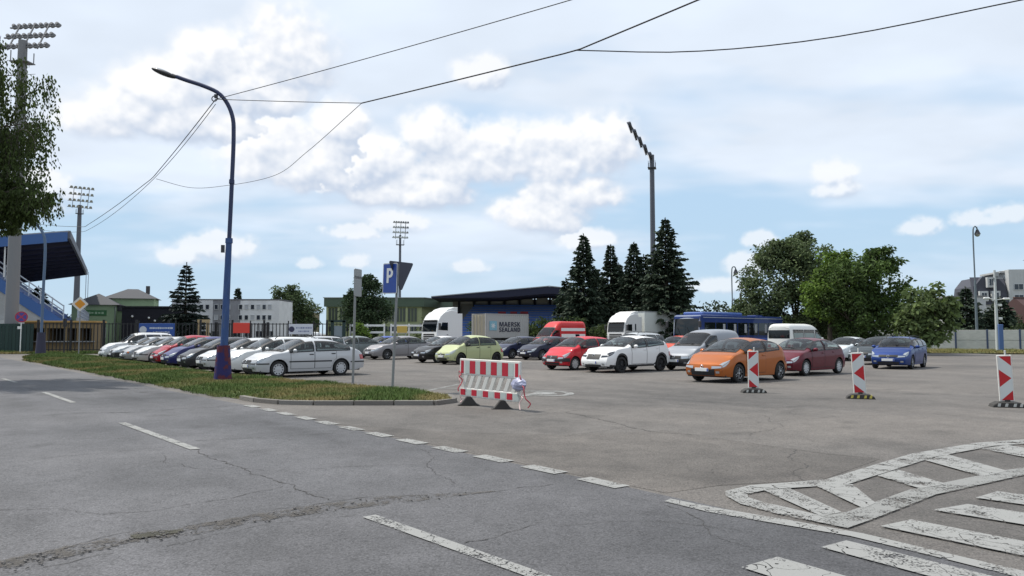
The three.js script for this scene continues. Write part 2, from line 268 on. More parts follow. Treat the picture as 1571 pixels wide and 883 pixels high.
part('repair_patch', sheet([[2.54, -12.5], [3.2, -11.5], [3.82, -10.65], [4.71, -9.66], [3.4, -8.3], [2.2, -8.0], [1.55, -7.62], [0.62, -8.72], [-0.5, -10.1], [-1.9, -11.9], [-3.1, -13.4], [-1.2, -12.4], [0.76, -11.95]], 0.4, 0.0028, tone([0.134, 0.121, 0.109], 1.2)), asphaltM, lot);
// painted markings, worn through in places
const wornTex = dataTex(1024, (u, v) => {                      // 3 m tile; white = paint left
  const a = tileNoise(u, v, 16, 5, 11), b = tileNoise(u, v, 256, 2, 12), w1 = tileNoise(u, v, 8, 4, 13), w2 = tileNoise(u, v, 8, 4, 14);
  const x = Math.abs((u * 9 + w1 * 2.6) % 1 - 0.5), y = Math.abs((v * 9 + w2 * 2.6) % 1 - 0.5), crk = Math.min(x, y) < 0.016 && a > 0.44 ? 0 : 1;
  const k = sst(0.36, 0.50, a * 0.55 + b * 0.45 + 0.05) * crk; return [k, k, k];
});
const wornTex2 = dataTex(1024, (u, v) => { const a = tileNoise(u, v, 16, 5, 21), b = tileNoise(u, v, 256, 2, 22), k = sst(0.33, 0.52, a * 0.5 + b * 0.5 + 0.03); return [k, k, k]; });
const paintM = mat([0.25, 0.25, 0.239], 0.8, 0, { alphaMap: wornTex, transparent: true, bumpMap: gritBump, bumpScale: 0.002 }), paintOld = mat([0.215, 0.215, 0.204], 0.75, 0, { alphaMap: wornTex2, transparent: true });
const flat = (poly, y) => sheet(poly, 3, y, null, 1 / 3);
function stripe(a, b, w) { const dx = b[0] - a[0], dz = b[1] - a[1], l = Math.hypot(dx, dz), nx = -dz / l * w / 2, nz = dx / l * w / 2; return [[a[0] + nx, a[1] + nz], [b[0] + nx, b[1] + nz], [b[0] - nx, b[1] - nz], [a[0] - nx, a[1] - nz]]; }
// centre line dashes
for (const [a, b] of [[[-18.13, -26.7], [-16.25, -24.58]], [[-12.78, -20.5], [-10.17, -17.42]], [[-7.0, -13.5], [-4.37, -10.41]], [[-1.25, -6.63], [1.32, -3.7]], [[-24.2, -33.9], [-21.5, -30.7]], [[-30, -41], [-27.3, -37.7]]]) part('centre_dash', flat(stripe(a, b, 0.13), 0.0145), paintM, road);
// broken edge line along the mouth of the car park
{
  const E = [[-5.91, -16.79], [-4.61, -15.15], [-3.26, -13.4], [-2.0, -11.79], [-0.55, -10.02], [0.57, -8.64], [1.59, -7.27]], cum = [0]; for (let i = 1; i < E.length; i++) cum.push(cum[i - 1] + Math.hypot(E[i][0] - E[i - 1][0], E[i][1] - E[i - 1][1]));
  const P = (s) => { let i = 0; while (i < E.length - 2 && s > cum[i + 1]) i++; const f = (s - cum[i]) / (cum[i + 1] - cum[i]); return [mix(E[i][0], E[i + 1][0], f), mix(E[i][1], E[i + 1][1], f)]; };
  for (let s = 0.0; s < cum[cum.length - 1] - 0.4; s += 0.98) part('edge_dash', flat(stripe(P(s), P(s + 0.6), 0.22), 0.0145), paintM, road);
}
part('edge_line', flat([[1.53, -7.31], [1.85, -6.95], [2.35, -6.5], [2.8, -6.05], [3.2, -5.45], [4.4, -3.7], [4.18, -3.6], [3.05, -5.4], [2.66, -5.98], [2.2, -6.38], [1.75, -6.78], [1.45, -7.2]], 0.0145), paintM, road);
// striped island: outline and slanting bars
{
  const outer = [[2.10, -7.45], [2.16, -7.66], [2.5, -7.95], [3.44, -8.27], [4.36, -9.14], [5.3, -10.02], [6.78, -11.02], [7.68, -11.35], [9.2, -11.6], [9.2, -11.25], [7.7, -11.02], [6.85, -10.72], [5.45, -9.75], [4.5, -8.87], [3.55, -8.0], [2.62, -7.74], [2.34, -7.52], [2.30, -7.38], [2.36, -7.2], [2.52, -6.95], [2.72, -6.62], [2.62, -6.38], [2.35, -6.7], [2.14, -7.1]];
  const inner = [[2.75, -6.22], [3.14, -6.55], [4.2, -7.5], [5.83, -8.56], [7.6, -9.5], [9.2, -10.1], [9.2, -10.32], [7.5, -9.72], [5.72, -8.8], [4.05, -7.72], [3.0, -6.78], [2.72, -6.62], [2.62, -6.38]];
  part('island_outline', flat(outer, 0.0145), paintM, lot); part('island_outline', flat(inner, 0.0145), paintOld, lot);
  for (const q of [[[2.56, -7.7], [2.86, -7.78], [2.94, -6.76], [2.70, -6.6]], [[3.18, -7.93], [3.6, -8.0], [3.42, -7.12], [3.2, -6.9]], [[4.1, -8.48], [4.52, -8.85], [4.6, -8.02], [4.2, -7.76]], [[5.2, -9.52], [5.75, -9.95], [5.75, -8.76], [5.25, -8.43]], [[6.5, -10.45], [7.1, -10.8], [7.3, -9.55], [6.7, -9.25]], [[8, -11.05], [8.7, -11.15], [8.6, -10.0], [8.0, -9.8]]]) part('island_bar', flat(q, 0.0165), paintM, lot);
}
for (const q of [[[3.05, -6.28], [3.42, -6.5], [5.0, -4.4], [4.6, -4.2]], [[3.8, -6.85], [4.26, -7.08], [6.3, -4.7], [5.9, -4.5]], [[4.5, -7.35], [4.91, -7.65], [7.2, -5.1], [6.8, -4.9]], [[5.4, -7.95], [5.8, -8.2], [8.2, -5.4], [7.8, -5.2]]]) part('crossing_bar', flat(q, 0.0155), paintM, lot);
for (const q of [[[2.3, -5.66], [2.57, -5.84], [3.9, -3.9], [3.55, -3.75]], [[1.56, -5.18], [1.89, -5.42], [3.1, -3.7], [2.7, -3.5]]]) part('crossing_bar', flat(q, 0.0175), paintM, road);
// thin bay lines and the looped arrow tail by the barrier
for (const [a, b, w] of [[[-2.66, -20.1], [-1.5, -24.6], 0.14], [[-4.2, -22.6], [2.2, -20.9], 0.1], [[-6.2, -25.2], [-1.2, -25.4], 0.09], [[-2.6, -20.3], [0.5, -19.5], 0.12], [[5.6, -24.9], [12.2, -24.4], 0.08], [[-8, -31.5], [6, -31.0], 0.08], [[3, -28.6], [9.6, -28.2], 0.08]]) part('bay_line', flat(stripe(a, b, w), 0.0055), paintOld, lot);
{ const o = [], q = []; for (let k = 0; k <= 16; k++) { const t = -Math.PI / 2 + k / 16 * Math.PI; o.push([1.05 + Math.cos(t) * 0.62, -20.15 - Math.sin(t) * 0.86]); q.push([1.02 + Math.cos(t) * 0.42, -20.15 - Math.sin(t) * 0.66]); }
  part('loop_marking', flat([[-0.1, -19.29], ...o, [-0.1, -21.01], [-0.1, -20.81], ...q.reverse(), [-0.1, -19.49]], 0.0095), paintM, lot); part('loop_marking', flat([[0.35, -19.6], [1.2, -19.75], [1.15, -20.5], [0.7, -20.7]], 0.0135), paintM, lot); }

// grass verge with kerb stones round its tip
const vergePoly = [[-28.95, -44.87], [-16.98, -30.69], [-10.87, -23.34], [-7.44, -19.22], [-5.89, -17.58], [-4.93, -17.0], [-1.75, -17.0], [-1.4, -17.35], [-1.6, -18.5], [-2.54, -20.05], [-4.3, -21.95], [-8.03, -25.6], [-10.49, -28.1], [-17.6, -37.4], [-28.2, -50.6], [-34.6, -55.4], [-33, -50.5]];
const verge2 = [[-34, -59.6], [-39.5, -59.6], [-75, -62], [-75, -68], [-39, -63], [-30, -62.4], [-16, -63], [-16, -62.2], [-30, -61.4]], verge3 = [[34, -62], [62, -58], [62, -76], [30, -84], [28, -74]];
const soil = (x, z) => { const a = fbm(x * 0.7, z * 0.7, 4), d = sst(0.44, 0.74, a); return [mix(0.07, 0.17, d), mix(0.095, 0.145, d), mix(0.025, 0.07, d)]; };
const edgeD = (L, x, z) => { let m = 1e9; for (let i = 0; i < L.length - 1; i++) { const [ax, az] = L[i], [bx, bz] = L[i + 1], dx = bx - ax, dz = bz - az, t = Math.min(1, Math.max(0, ((x - ax) * dx + (z - az) * dz) / (dx * dx + dz * dz))); m = Math.min(m, Math.hypot(x - ax - dx * t, z - az - dz * t)); } return m; };
const vergeY = (x, z) => { const k = Math.min(edgeD(vergePoly.slice(0, 5), x, z), edgeD([...vergePoly.slice(12), vergePoly[0]], x, z)); return 0.011 + 0.08 * sst(0, 0.9, k); };
const turfM = mat([1, 1, 1], 1, 0, { vertexColors: true });
const turf = [vergePoly, verge2, verge3].map((p, i) => { const g = sheet(p, 0.5, i ? 0.03 : 0.085, soil); if (!i) { const q = g.attributes.position; for (let k = 0; k < q.count; k++) q.setY(k, vergeY(q.getX(k), q.getZ(k))); g.computeVertexNormals(); } return g; });
const vergeMesh = structure('grass_verge', turf[0], turfM); structure('fence_verge', turf[1], turfM); structure('wall_verge', turf[2], turfM);
{
  const inside = (p, x, z) => { let c = false; for (let i = 0, j = p.length - 1; i < p.length; j = i++) if ((p[i][1] > z) !== (p[j][1] > z) && x < (p[j][0] - p[i][0]) * (z - p[i][1]) / (p[j][1] - p[i][1]) + p[i][0]) c = !c; return c; };
  const blade = (r) => { const pos = []; for (let k = 0; k < 5; k++) { const a = r() * 6.28, l = 0.05 + 0.07 * r(), t = 0.2 + 0.7 * r(), x = (r() - 0.5) * 0.08, z = (r() - 0.5) * 0.08, w = 0.007; pos.push(x - Math.sin(a) * w, 0, z + Math.cos(a) * w, x + Math.sin(a) * w, 0, z - Math.cos(a) * w, x + Math.cos(a) * l * t, l, z + Math.sin(a) * l * t); } const g = new THREE.BufferGeometry(); g.setAttribute('position', new THREE.BufferAttribute(new Float32Array(pos), 3)); g.computeVertexNormals(); return g; };
  const r = rng(12), gm = mat([1, 1, 1], 0.9), m4 = new THREE.Matrix4(), q = new THREE.Quaternion(), c = new THREE.Color();
  [[vergePoly, 60000, 0.085, 'verge_grass', 'rough green and straw coloured grass on the kerbed verge'], [verge2, 9000, 0.03, 'fence_grass', 'short grass along the foot of the railing fence'], [verge3, 9000, 0.03, 'wall_grass', 'dry yellow grass in front of the pale panel wall']].forEach(([p, n, y, name, label], pi) => {
    const im = new THREE.InstancedMesh(blade(r), gm, n), xs = p.map((v) => v[0]), zs = p.map((v) => v[1]), x0 = Math.min(...xs), x1 = Math.max(...xs), z0 = Math.min(...zs), z1 = Math.max(...zs);
    let k = 0; while (k < n) {
      let x = mix(x0, x1, r()), z = mix(z0, z1, r()); if (!inside(p, x, z)) continue; if (!pi && edgeD(vergePoly.slice(0, 5), x, z) < 0.6 && x < -7 && r() < 0.45) { const g = fbm(x * 2.2, z * 2.2, 3) * 0.55; x -= RN.x * g; z -= RN.z * g; }
      const a = fbm(x * 0.7, z * 0.7, 4), d = Math.min(1, sst(0.40, 0.70, a) * 0.9 + 0.25 * (r() - 0.4) + (pi === 2 ? 0.5 : 0)), far = Math.min(2.6, Math.max(1, Math.hypot(x, z) / 26)), s = far * (0.42 + 0.5 * r() * sst(0.75, 0.3, a) + 0.2 * r());
      m4.compose(V3(x, pi ? y : vergeY(x, z), z), q.setFromAxisAngle(V3(0, 1, 0), r() * 6.28), V3(s * 1.3, s, s * 1.3)); im.setMatrixAt(k, m4);
      c.setRGB(mix(0.065, 0.22, d), mix(0.11, 0.175, d), mix(0.018, 0.065, d)); const v = 0.7 + 0.6 * r(); im.setColorAt(k, c.multiplyScalar(v)); k++;
    }
    im.name = name; im.castShadow = im.receiveShadow = true; im.userData = { label, category: 'grass', kind: 'stuff' }; scene.add(im);
  });
  // kerb stones
  const path = [[-6.6, -18.35], [-5.89, -17.5], [-4.95, -16.93], [-1.7, -16.93], [-1.3, -17.3], [-1.52, -18.55], [-2.46, -20.1], [-4.22, -22.0], [-7.98, -25.7], [-10.4, -28.15]], seg = []; for (let i = 0; i < path.length - 1; i++) seg.push(Math.hypot(path[i + 1][0] - path[i][0], path[i + 1][1] - path[i][1]));
  const P = (s) => { let i = 0; while (i < seg.length - 1 && s > seg[i]) { s -= seg[i]; i++; } const f = s / seg[i]; return V3(mix(path[i][0], path[i + 1][0], f), 0, mix(path[i][1], path[i + 1][1], f)); };
  const tot = seg.reduce((a, b) => a + b, 0), km = [mat([0.20, 0.185, 0.165], 0.95, 0, { bumpMap: gritBump, bumpScale: 0.006 }), mat([0.17, 0.155, 0.138], 0.95, 0, { bumpMap: gritBump, bumpScale: 0.006 }), mat([0.22, 0.205, 0.185], 0.95, 0, { bumpMap: gritBump, bumpScale: 0.006 })];
  for (let s = 0, i = 0; s < tot - 0.9; s += 0.9, i++) { const a = P(s + 0.012), b = P(s + 0.888), l = a.distanceTo(b), g = new RoundedBoxGeometry(0.13, 0.24, l, 1, 0.012); g.rotateY(Math.atan2(b.x - a.x, b.z - a.z) + (r() - 0.5) * 0.02); part('kerb_stone', g.translate((a.x + b.x) / 2, -0.015 + (r() - 0.5) * 0.012, (a.z + b.z) / 2), km[i % 3], vergeMesh); }
}

// ---------------------------------------------------------------- cars
// profile points: metres from the nose, height. top: centre line, sh: shoulder under the windows
const CAR = {
  liftback: { L: 4.51, W: 1.74, wb: 2.51, fo: 0.9, rw: 0.305, sill: 0.21, wind: [1.12, 1.98], back: [3.42, 4.12], glass: [[1.32, 2.28], [2.36, 3.78]], doors: [[1.36, 2.3], [2.31, 3.2]],
    top: [[0, 0.66], [0.08, 0.74], [0.5, 0.87], [1.1, 0.96], [1.55, 1.2], [1.98, 1.385], [2.5, 1.43], [3.05, 1.4], [3.5, 1.28], [4.12, 1.04], [4.44, 0.97], [4.51, 0.86]], sh: [[0, 0.6], [0.3, 0.74], [1.1, 0.88], [2.5, 0.94], [4.1, 0.96], [4.51, 0.82]] },
  sedan: { L: 4.65, W: 1.76, wb: 2.7, fo: 0.95, rw: 0.315, sill: 0.21, wind: [1.2, 2.05], back: [3.5, 4.1], glass: [[1.4, 2.42], [2.5, 3.85]], doors: [[1.45, 2.45], [2.46, 3.4]],
    top: [[0, 0.66], [0.1, 0.76], [0.6, 0.9], [1.18, 0.98], [1.6, 1.23], [2.05, 1.42], [2.6, 1.48], [3.2, 1.43], [3.65, 1.27], [4.12, 1.08], [4.58, 1.03], [4.65, 0.88]], sh: [[0, 0.6], [0.3, 0.75], [1.2, 0.91], [2.6, 0.97], [4.1, 1.0], [4.65, 0.84]] },
  hatch: { L: 4.03, W: 1.75, wb: 2.54, fo: 0.87, rw: 0.31, sill: 0.2, wind: [0.98, 1.85], back: [3.42, 3.86], glass: [[1.22, 2.42], [2.5, 3.34]], doors: [[1.3, 2.45]],
    top: [[0, 0.6], [0.08, 0.7], [0.45, 0.87], [0.95, 1.01], [1.4, 1.24], [1.85, 1.42], [2.35, 1.475], [3.0, 1.43], [3.45, 1.32], [3.9, 1.0], [4.03, 0.84]], sh: [[0, 0.55], [0.35, 0.76], [0.95, 0.92], [2.4, 0.98], [3.5, 1.04], [3.85, 0.95], [4.03, 0.8]] },
  round: { L: 3.72, W: 1.66, wb: 2.43, fo: 0.72, rw: 0.295, sill: 0.2, wind: [0.82, 1.5], back: [3.1, 3.54], glass: [[1.02, 1.93], [2.0, 3.08]], doors: [[1.06, 1.95], [1.96, 2.7]],
    top: [[0, 0.64], [0.08, 0.75], [0.4, 0.93], [0.8, 1.05], [1.15, 1.29], [1.5, 1.46], [2.0, 1.54], [2.65, 1.5], [3.12, 1.36], [3.55, 1.02], [3.72, 0.86]], sh: [[0, 0.58], [0.3, 0.78], [0.8, 0.93], [2.0, 0.98], [3.1, 1.0], [3.5, 0.94], [3.72, 0.82]] },
  city: { L: 3.64, W: 1.66, wb: 2.37, fo: 0.72, rw: 0.285, sill: 0.2, wind: [0.88, 1.52], back: [3.3, 3.55], glass: [[1.08, 2.2], [2.28, 3.2]], doors: [[1.12, 2.22]],
    top: [[0, 0.64], [0.08, 0.74], [0.5, 0.94], [0.86, 1.04], [1.2, 1.27], [1.54, 1.44], [2.1, 1.5], [2.9, 1.46], [3.3, 1.37], [3.56, 1.0], [3.64, 0.86]], sh: [[0, 0.58], [0.3, 0.78], [0.86, 0.93], [2.1, 0.97], [3.2, 1.0], [3.5, 0.94], [3.64, 0.82]] },
  cross: { L: 4.28, W: 1.78, wb: 2.57, fo: 0.87, rw: 0.335, sill: 0.25, wind: [1.25, 2.02], back: [3.72, 4.08], glass: [[1.5, 2.46], [2.52, 3.62]], doors: [[1.5, 2.46], [2.47, 3.3]], clad: 1,
    top: [[0, 0.78], [0.06, 0.88], [0.5, 0.99], [1.22, 1.07], [1.6, 1.28], [2.02, 1.46], [2.6, 1.535], [3.25, 1.48], [3.78, 1.36], [4.14, 1.06], [4.28, 0.9]], sh: [[0, 0.72], [0.3, 0.86], [1.2, 0.99], [2.5, 1.04], [3.6, 1.12], [4.0, 1.02], [4.28, 0.86]] },
  suv: { L: 4.4, W: 1.8, wb: 2.6, fo: 0.88, rw: 0.345, sill: 0.27, wind: [1.2, 1.85], back: [4.1, 4.33], glass: [[1.4, 2.4], [2.48, 3.3], [3.38, 4.0]], doors: [[1.4, 2.42], [2.43, 3.3]], clad: 1, rails: 1,
    top: [[0, 0.8], [0.06, 0.92], [0.5, 1.02], [1.18, 1.09], [1.5, 1.36], [1.86, 1.6], [2.4, 1.69], [3.5, 1.67], [4.05, 1.6], [4.34, 1.15], [4.4, 0.95]], sh: [[0, 0.74], [0.3, 0.88], [1.2, 1.02], [2.5, 1.06], [4.1, 1.08], [4.4, 0.9]] },
  compact: { L: 4.18, W: 1.71, wb: 2.6, fo: 0.86, rw: 0.305, sill: 0.2, wind: [1.05, 1.85], back: [3.4, 3.95], glass: [[1.25, 2.24], [2.32, 3.5]], doors: [[1.28, 2.26], [2.27, 3.12]],
    top: [[0, 0.62], [0.08, 0.71], [0.5, 0.87], [1.03, 0.99], [1.45, 1.23], [1.86, 1.4], [2.4, 1.455], [3.0, 1.42], [3.45, 1.31], [3.98, 1.02], [4.12, 0.95], [4.18, 0.82]], sh: [[0, 0.56], [0.3, 0.74], [1.05, 0.9], [2.4, 0.96], [3.6, 0.99], [4.0, 0.92], [4.18, 0.78]] },
  estate: { L: 4.26, W: 1.73, wb: 2.47, fo: 0.88, rw: 0.31, sill: 0.2, wind: [1.1, 1.82], back: [3.86, 4.16], glass: [[1.3, 2.2], [2.28, 3.06], [3.14, 3.78]], doors: [[1.32, 2.22], [2.23, 3.1]], rails: 1,
    top: [[0, 0.66], [0.06, 0.77], [0.5, 0.92], [1.08, 1.0], [1.45, 1.24], [1.84, 1.42], [2.4, 1.48], [3.2, 1.47], [3.82, 1.4], [4.18, 1.04], [4.26, 0.88]], sh: [[0, 0.62], [0.3, 0.78], [1.1, 0.92], [2.4, 0.97], [3.8, 1.03], [4.26, 0.84]] },
  smallvan: { L: 4.12, W: 1.73, wb: 2.7, fo: 0.78, rw: 0.305, sill: 0.2, wind: [0.98, 1.78], back: null, glass: [[1.22, 2.1]], doors: [[1.26, 2.14]], q: 5.5, p: 4, tum: 0.12, bump: 1,
    top: [[0, 0.66], [0.07, 0.76], [0.5, 0.96], [0.96, 1.09], [1.35, 1.36], [1.8, 1.66], [2.3, 1.79], [3.1, 1.82], [3.85, 1.78], [4.05, 1.62], [4.12, 1.3]], sh: [[0, 0.6], [0.3, 0.8], [1.0, 0.98], [2.4, 1.02], [4.0, 1.02], [4.12, 0.95]] },
  minibus: { L: 5.1, W: 1.97, wb: 2.95, fo: 0.92, rw: 0.33, sill: 0.24, wind: [0.82, 1.6], back: [5.0, 5.09], glass: [[1.1, 1.95], [2.08, 3.4], [3.5, 4.82]], doors: [[1.15, 2.0], [2.04, 3.3]], q: 6, p: 5, tum: 0.1, bump: 1, rearGlass: 1,
    top: [[0, 0.8], [0.08, 0.94], [0.5, 1.15], [0.8, 1.27], [1.2, 1.72], [1.62, 2.12], [2.0, 2.26], [2.6, 2.3], [4.7, 2.3], [5.0, 2.26], [5.07, 2.18], [5.1, 2.05]], sh: [[0, 0.75], [0.3, 0.98], [0.82, 1.18], [2.4, 1.26], [5.0, 1.26], [5.1, 1.22]] },
  highvan: { L: 5.4, W: 1.99, wb: 3.3, fo: 0.95, rw: 0.34, sill: 0.26, wind: [0.85, 1.62], back: null, glass: [[1.12, 2.0]], doors: [[1.15, 2.05]], q: 7, p: 6, tum: 0.06, bump: 1,
    top: [[0, 0.85], [0.08, 1.0], [0.5, 1.2], [0.82, 1.32], [1.2, 1.76], [1.6, 2.16], [1.95, 2.5], [2.3, 2.68], [2.7, 2.72], [5.2, 2.72], [5.35, 2.66], [5.4, 2.5]], sh: [[0, 0.8], [0.3, 1.02], [0.85, 1.22], [2.4, 1.3], [5.3, 1.3], [5.4, 1.28]] },
};
const wheelGeo = {};
function wheelParts(rw, style) {
  const k = rw + style; if (wheelGeo[k]) return wheelGeo[k];
  const R = rw, b = 0.095, ri = R * 0.68, prof = [[ri, -b * 0.9], [R * 0.8, -b * 1.02], [R * 0.95, -b * 0.92], [R, -b * 0.6], [R, b * 0.6], [R * 0.95, b * 0.92], [R * 0.8, b * 1.02], [ri, b * 0.9]].map(([x, y]) => new THREE.Vector2(x, y));
  const tyre = new THREE.LatheGeometry(prof, 28).rotateX(Math.PI / 2);
  const s = new THREE.Shape(); s.absarc(0, 0, ri + 0.006, 0, 6.2832, false);
  const n = style === 'cover' ? 10 : style === 'plain' ? 8 : 5;
  for (let i = 0; i < n; i++) {
    const a0 = i / n * 6.2832, h = new THREE.Path(), w = 6.2832 / n;
    if (style === 'cover' || style === 'plain') h.absellipse(Math.cos(a0) * ri * 0.78, Math.sin(a0) * ri * 0.78, ri * 0.1, ri * (style === 'plain' ? 0.06 : 0.085), 0, 6.2832, true, a0);
    else { const r0 = ri * 0.3, r1 = ri * 0.9, p = []; for (let j = 0; j <= 5; j++) p.push([r1, a0 + w * (0.13 + 0.74 * j / 5)]); p.push([r0, a0 + w * 0.62], [r0, a0 + w * 0.38]); p.forEach(([r, a], j) => (j ? h.lineTo(Math.cos(a) * r, Math.sin(a) * r) : h.moveTo(Math.cos(a) * r, Math.sin(a) * r))); h.closePath(); }
    s.holes.push(h);
  }
  if (n !== 5) {                                                // pressed wheel cover with dark slots
    const dish = new THREE.LatheGeometry([[0.001, 0.078], [ri * 0.3, 0.076], [ri * 0.5, 0.068], [ri * 0.86, 0.072], [ri * 0.97, 0.082], [ri + 0.008, 0.07], [ri + 0.008, 0.03]].map(([x, y]) => new THREE.Vector2(x, y)), 26).rotateX(Math.PI / 2), sl = [];
    for (let i = 0; i < n; i++) { const a = i / n * 6.2832; sl.push(new THREE.CircleGeometry(1, 10).scale(ri * 0.13, ri * (n === 8 ? 0.08 : 0.12), 1).rotateZ(a).translate(Math.cos(a) * ri * 0.78, Math.sin(a) * ri * 0.78, 0.0755)); }
    return (wheelGeo[k] = { tyre, rim: dish, disc: join(sl), discName: 'cover_slots' });
  }
  const rim = new THREE.ExtrudeGeometry(s, { depth: 0.016, bevelEnabled: true, bevelThickness: 0.006, bevelSize: 0.005, bevelSegments: 1, curveSegments: 20 }).translate(0, 0, 0.055);
  const hub = new THREE.CylinderGeometry(ri * 0.16, ri * 0.2, 0.03, 12).rotateX(Math.PI / 2).translate(0, 0, 0.085);
  const disc = new THREE.CylinderGeometry(ri, ri, 0.05, 20).rotateX(Math.PI / 2).translate(0, 0, 0.0);
  return (wheelGeo[k] = { tyre, rim: join([rim, hub]), disc });
}
const rimM = mat([0.46, 0.47, 0.48], 0.35, 0.25), rimDark = mat([0.07, 0.07, 0.075], 0.35, 0.6);
function addWheels(root, list, rw, style = 'cover', rm = rimM) {      // list of [x, z, side]
  const G = wheelParts(rw, style);
  for (const [x, z, sd] of list) {
    const w = new THREE.Group(); w.name = 'wheel'; w.position.set(x, rw, z); if (sd < 0) w.rotation.y = Math.PI; w.rotation.z = sd * (x * 1.7 + z); root.add(w);
    part('tyre', G.tyre, M.rubber, w); part('rim', G.rim, rm, w); const bd = part(G.discName ?? 'brake_disc', G.disc, M.dark, w); if (G.discName) bd.userData.kind = 'stuff';
  }
}
const bodyCache = {};
function carShape(type) {
  if (bodyCache[type]) return bodyCache[type];
  const c = CAR[type], L = c.L, top = pchip(c.top), sh = pchip(c.sh), q = c.q ?? 3.4, p = c.p ?? 2.7, tum = c.tum ?? 0.2, Ra = c.rw + 0.065, xf = c.fo, xr = c.fo + c.wb, X0 = c.fo + c.wb / 2;
  const hw = (x) => c.W / 2 * (1 - 0.17 * Math.pow(Math.max(0, 1 - x / 0.85), 2.4) - 0.10 * Math.pow(Math.max(0, 1 - (L - x) / 0.6), 2.2));
  const low = (x) => { let y = c.sill + 0.03 * sst(0.4, 0, x) + 0.07 * sst(0.5, 0, L - x); for (const w of [xf, xr]) { const d = Math.abs(x - w); if (d < Ra) y = Math.max(y, c.rw + Math.sqrt(Ra * Ra - d * d)); } return y; };
  const bend = c.q ? 0.75 : 1;
  const noseK = pchip([[0.1, 0.12], [0.28, 0.03], [0.46, 0], [0.58, 0.035], [0.72, 0.13], [0.95, 0.3], [1.5, 0.4]]), tailK = c.q ? () => 0 : pchip([[0.1, 0.1], [0.3, 0.02], [0.5, 0], [0.65, 0.04], [0.9, 0.1], [1.4, 0.18]]);
  const out = (x, y, z) => { const f = 1 - sst(0, 0.75, x), b = 1 - sst(0, 0.55, L - x), zz = (z / (c.W / 2)) ** 2; return V3(X0 - (x + f * (noseK(y) * bend + 0.15 * zz) - b * (tailK(y) + 0.1 * zz)), y, z); };
  const side = (x, y) => {                                      // half width at height y
    const s = Math.min(sh(x), top(x) - 0.01), h = hw(x), l = c.sill;
    if (y <= s) { const t = Math.max(0, (y - l) / (s - l)); return h * (1 - 0.055 * (1 - t) ** 2.6 - 0.035 * t ** 3 + 0.006 * Math.exp(-(((t - 0.72) / 0.09) ** 2))); }
    const Y = y - s, dh = top(x) - s, st = Math.min(1, (Y / dh) ** (q / 2)); return h * 0.965 * Math.sqrt(Math.max(0, 1 - st * st)) ** (2 / p) * (1 - tum * Y / 0.5 * 0.5);
  };
  const ring = (x, th) => { const s = Math.min(sh(x), top(x) - 0.01), dh = top(x) - s, Y = dh * Math.sin(th) ** (2 / q); return [s + Y, hw(x) * 0.965 * Math.cos(th) ** (2 / p) * (1 - tum * Y / 0.5 * 0.5)]; };
  const gTop = (x) => { const s = Math.min(sh(x), top(x) - 0.01); return s + Math.max(0.012, (top(x) - s) * (c.q ? 0.84 : 0.77) - (c.q ? 0.02 : 0)); };
  const gLow = (x) => Math.min(sh(x), top(x) - 0.01) + 0.008;
  const wTop = c.q ? (x) => Math.min(gTop(x), c.sh[3][1] + (type === 'smallvan' ? 0.5 : 0.62)) : gTop;
  const S = { c, L, X0, Ra, side, out, gLow, wTop, top, sh, low, hw,
    sideP: (sd) => (x, y) => out(x, y, sd * side(x, y)),
    topP: (x, th) => { const t = th <= Math.PI / 2 ? th : Math.PI - th, [y, z] = ring(x, Math.max(0, t)); return out(x, y, th <= Math.PI / 2 ? z : -z); },
    frontP: (z, y) => out(0, y, z), rearP: (z, y) => out(L, y, z) };
  // shell
  const xs = new Set([0, 0.01, 0.03, 0.06, 0.1, 0.15, 0.2, 0.27, 0.35, L, L - 0.01, L - 0.03, L - 0.06, L - 0.1, L - 0.16, L - 0.24]);
  for (const w of [xf, xr]) for (let k = 0; k <= 12; k++) xs.add(w - Ra * Math.cos(k / 12 * Math.PI)), xs.add(w + (k % 12 ? 0 : (k ? 1 : -1) * (Ra + 0.006)));
  for (let x = 0.4; x < L - 0.3; x += 0.05) { let ok = true; for (const w of [xf, xr]) if (Math.abs(x - w) < Ra + 0.03) ok = false; if (ok) xs.add(x); }
  const st = [...xs].sort((a, b) => a - b).filter((x, i, a) => i === 0 || x - a[i - 1] > 0.003), NL = 9, NU = 26, half = NL + NU, pos = [], idx = [], N = 2 * half + 1;
  const ringPts = (x) => { const l = low(x), s = Math.min(sh(x), top(x) - 0.01), r = []; for (let j = 0; j < NL; j++) { const y = mix(l, s, j / NL); r.push([y, side(x, Math.max(y, c.sill))]); } for (let j = 0; j <= NU; j++) { const th = j / NU * Math.PI / 2; r.push(ring(x, Math.min(th, Math.PI / 2 - 1e-5))); } return r; };
  for (const x of st) { const r = ringPts(x); for (let j = 0; j <= half; j++) { const v = out(x, r[j][0], r[j][1]); pos.push(v.x, v.y, v.z); } for (let j = half - 1; j >= 0; j--) { const v = out(x, r[j][0], -r[j][1]); pos.push(v.x, v.y, v.z); } }
  const opening = (x, j) => {                                   // which window opening a shell point lies in
    const jj = j <= half ? j : N - 1 - j; if (jj < NL) return 0; const th = (jj - NL) / NU * Math.PI / 2;
    if (x > c.wind[0] && x < c.wind[1] && th > rad(42.5)) return 1; if (c.back && !c.rearGlass && x > c.back[0] && x < c.back[1] && th > rad(44.5)) return 2;
    const y = ring(x, Math.min(th, Math.PI / 2 - 1e-5))[0]; for (let k = 0; k < c.glass.length; k++) if (x > c.glass[k][0] && x < c.glass[k][1] && y > gLow(x) - 0.002 && y < wTop(x)) return 3 + k; return 0;
  };
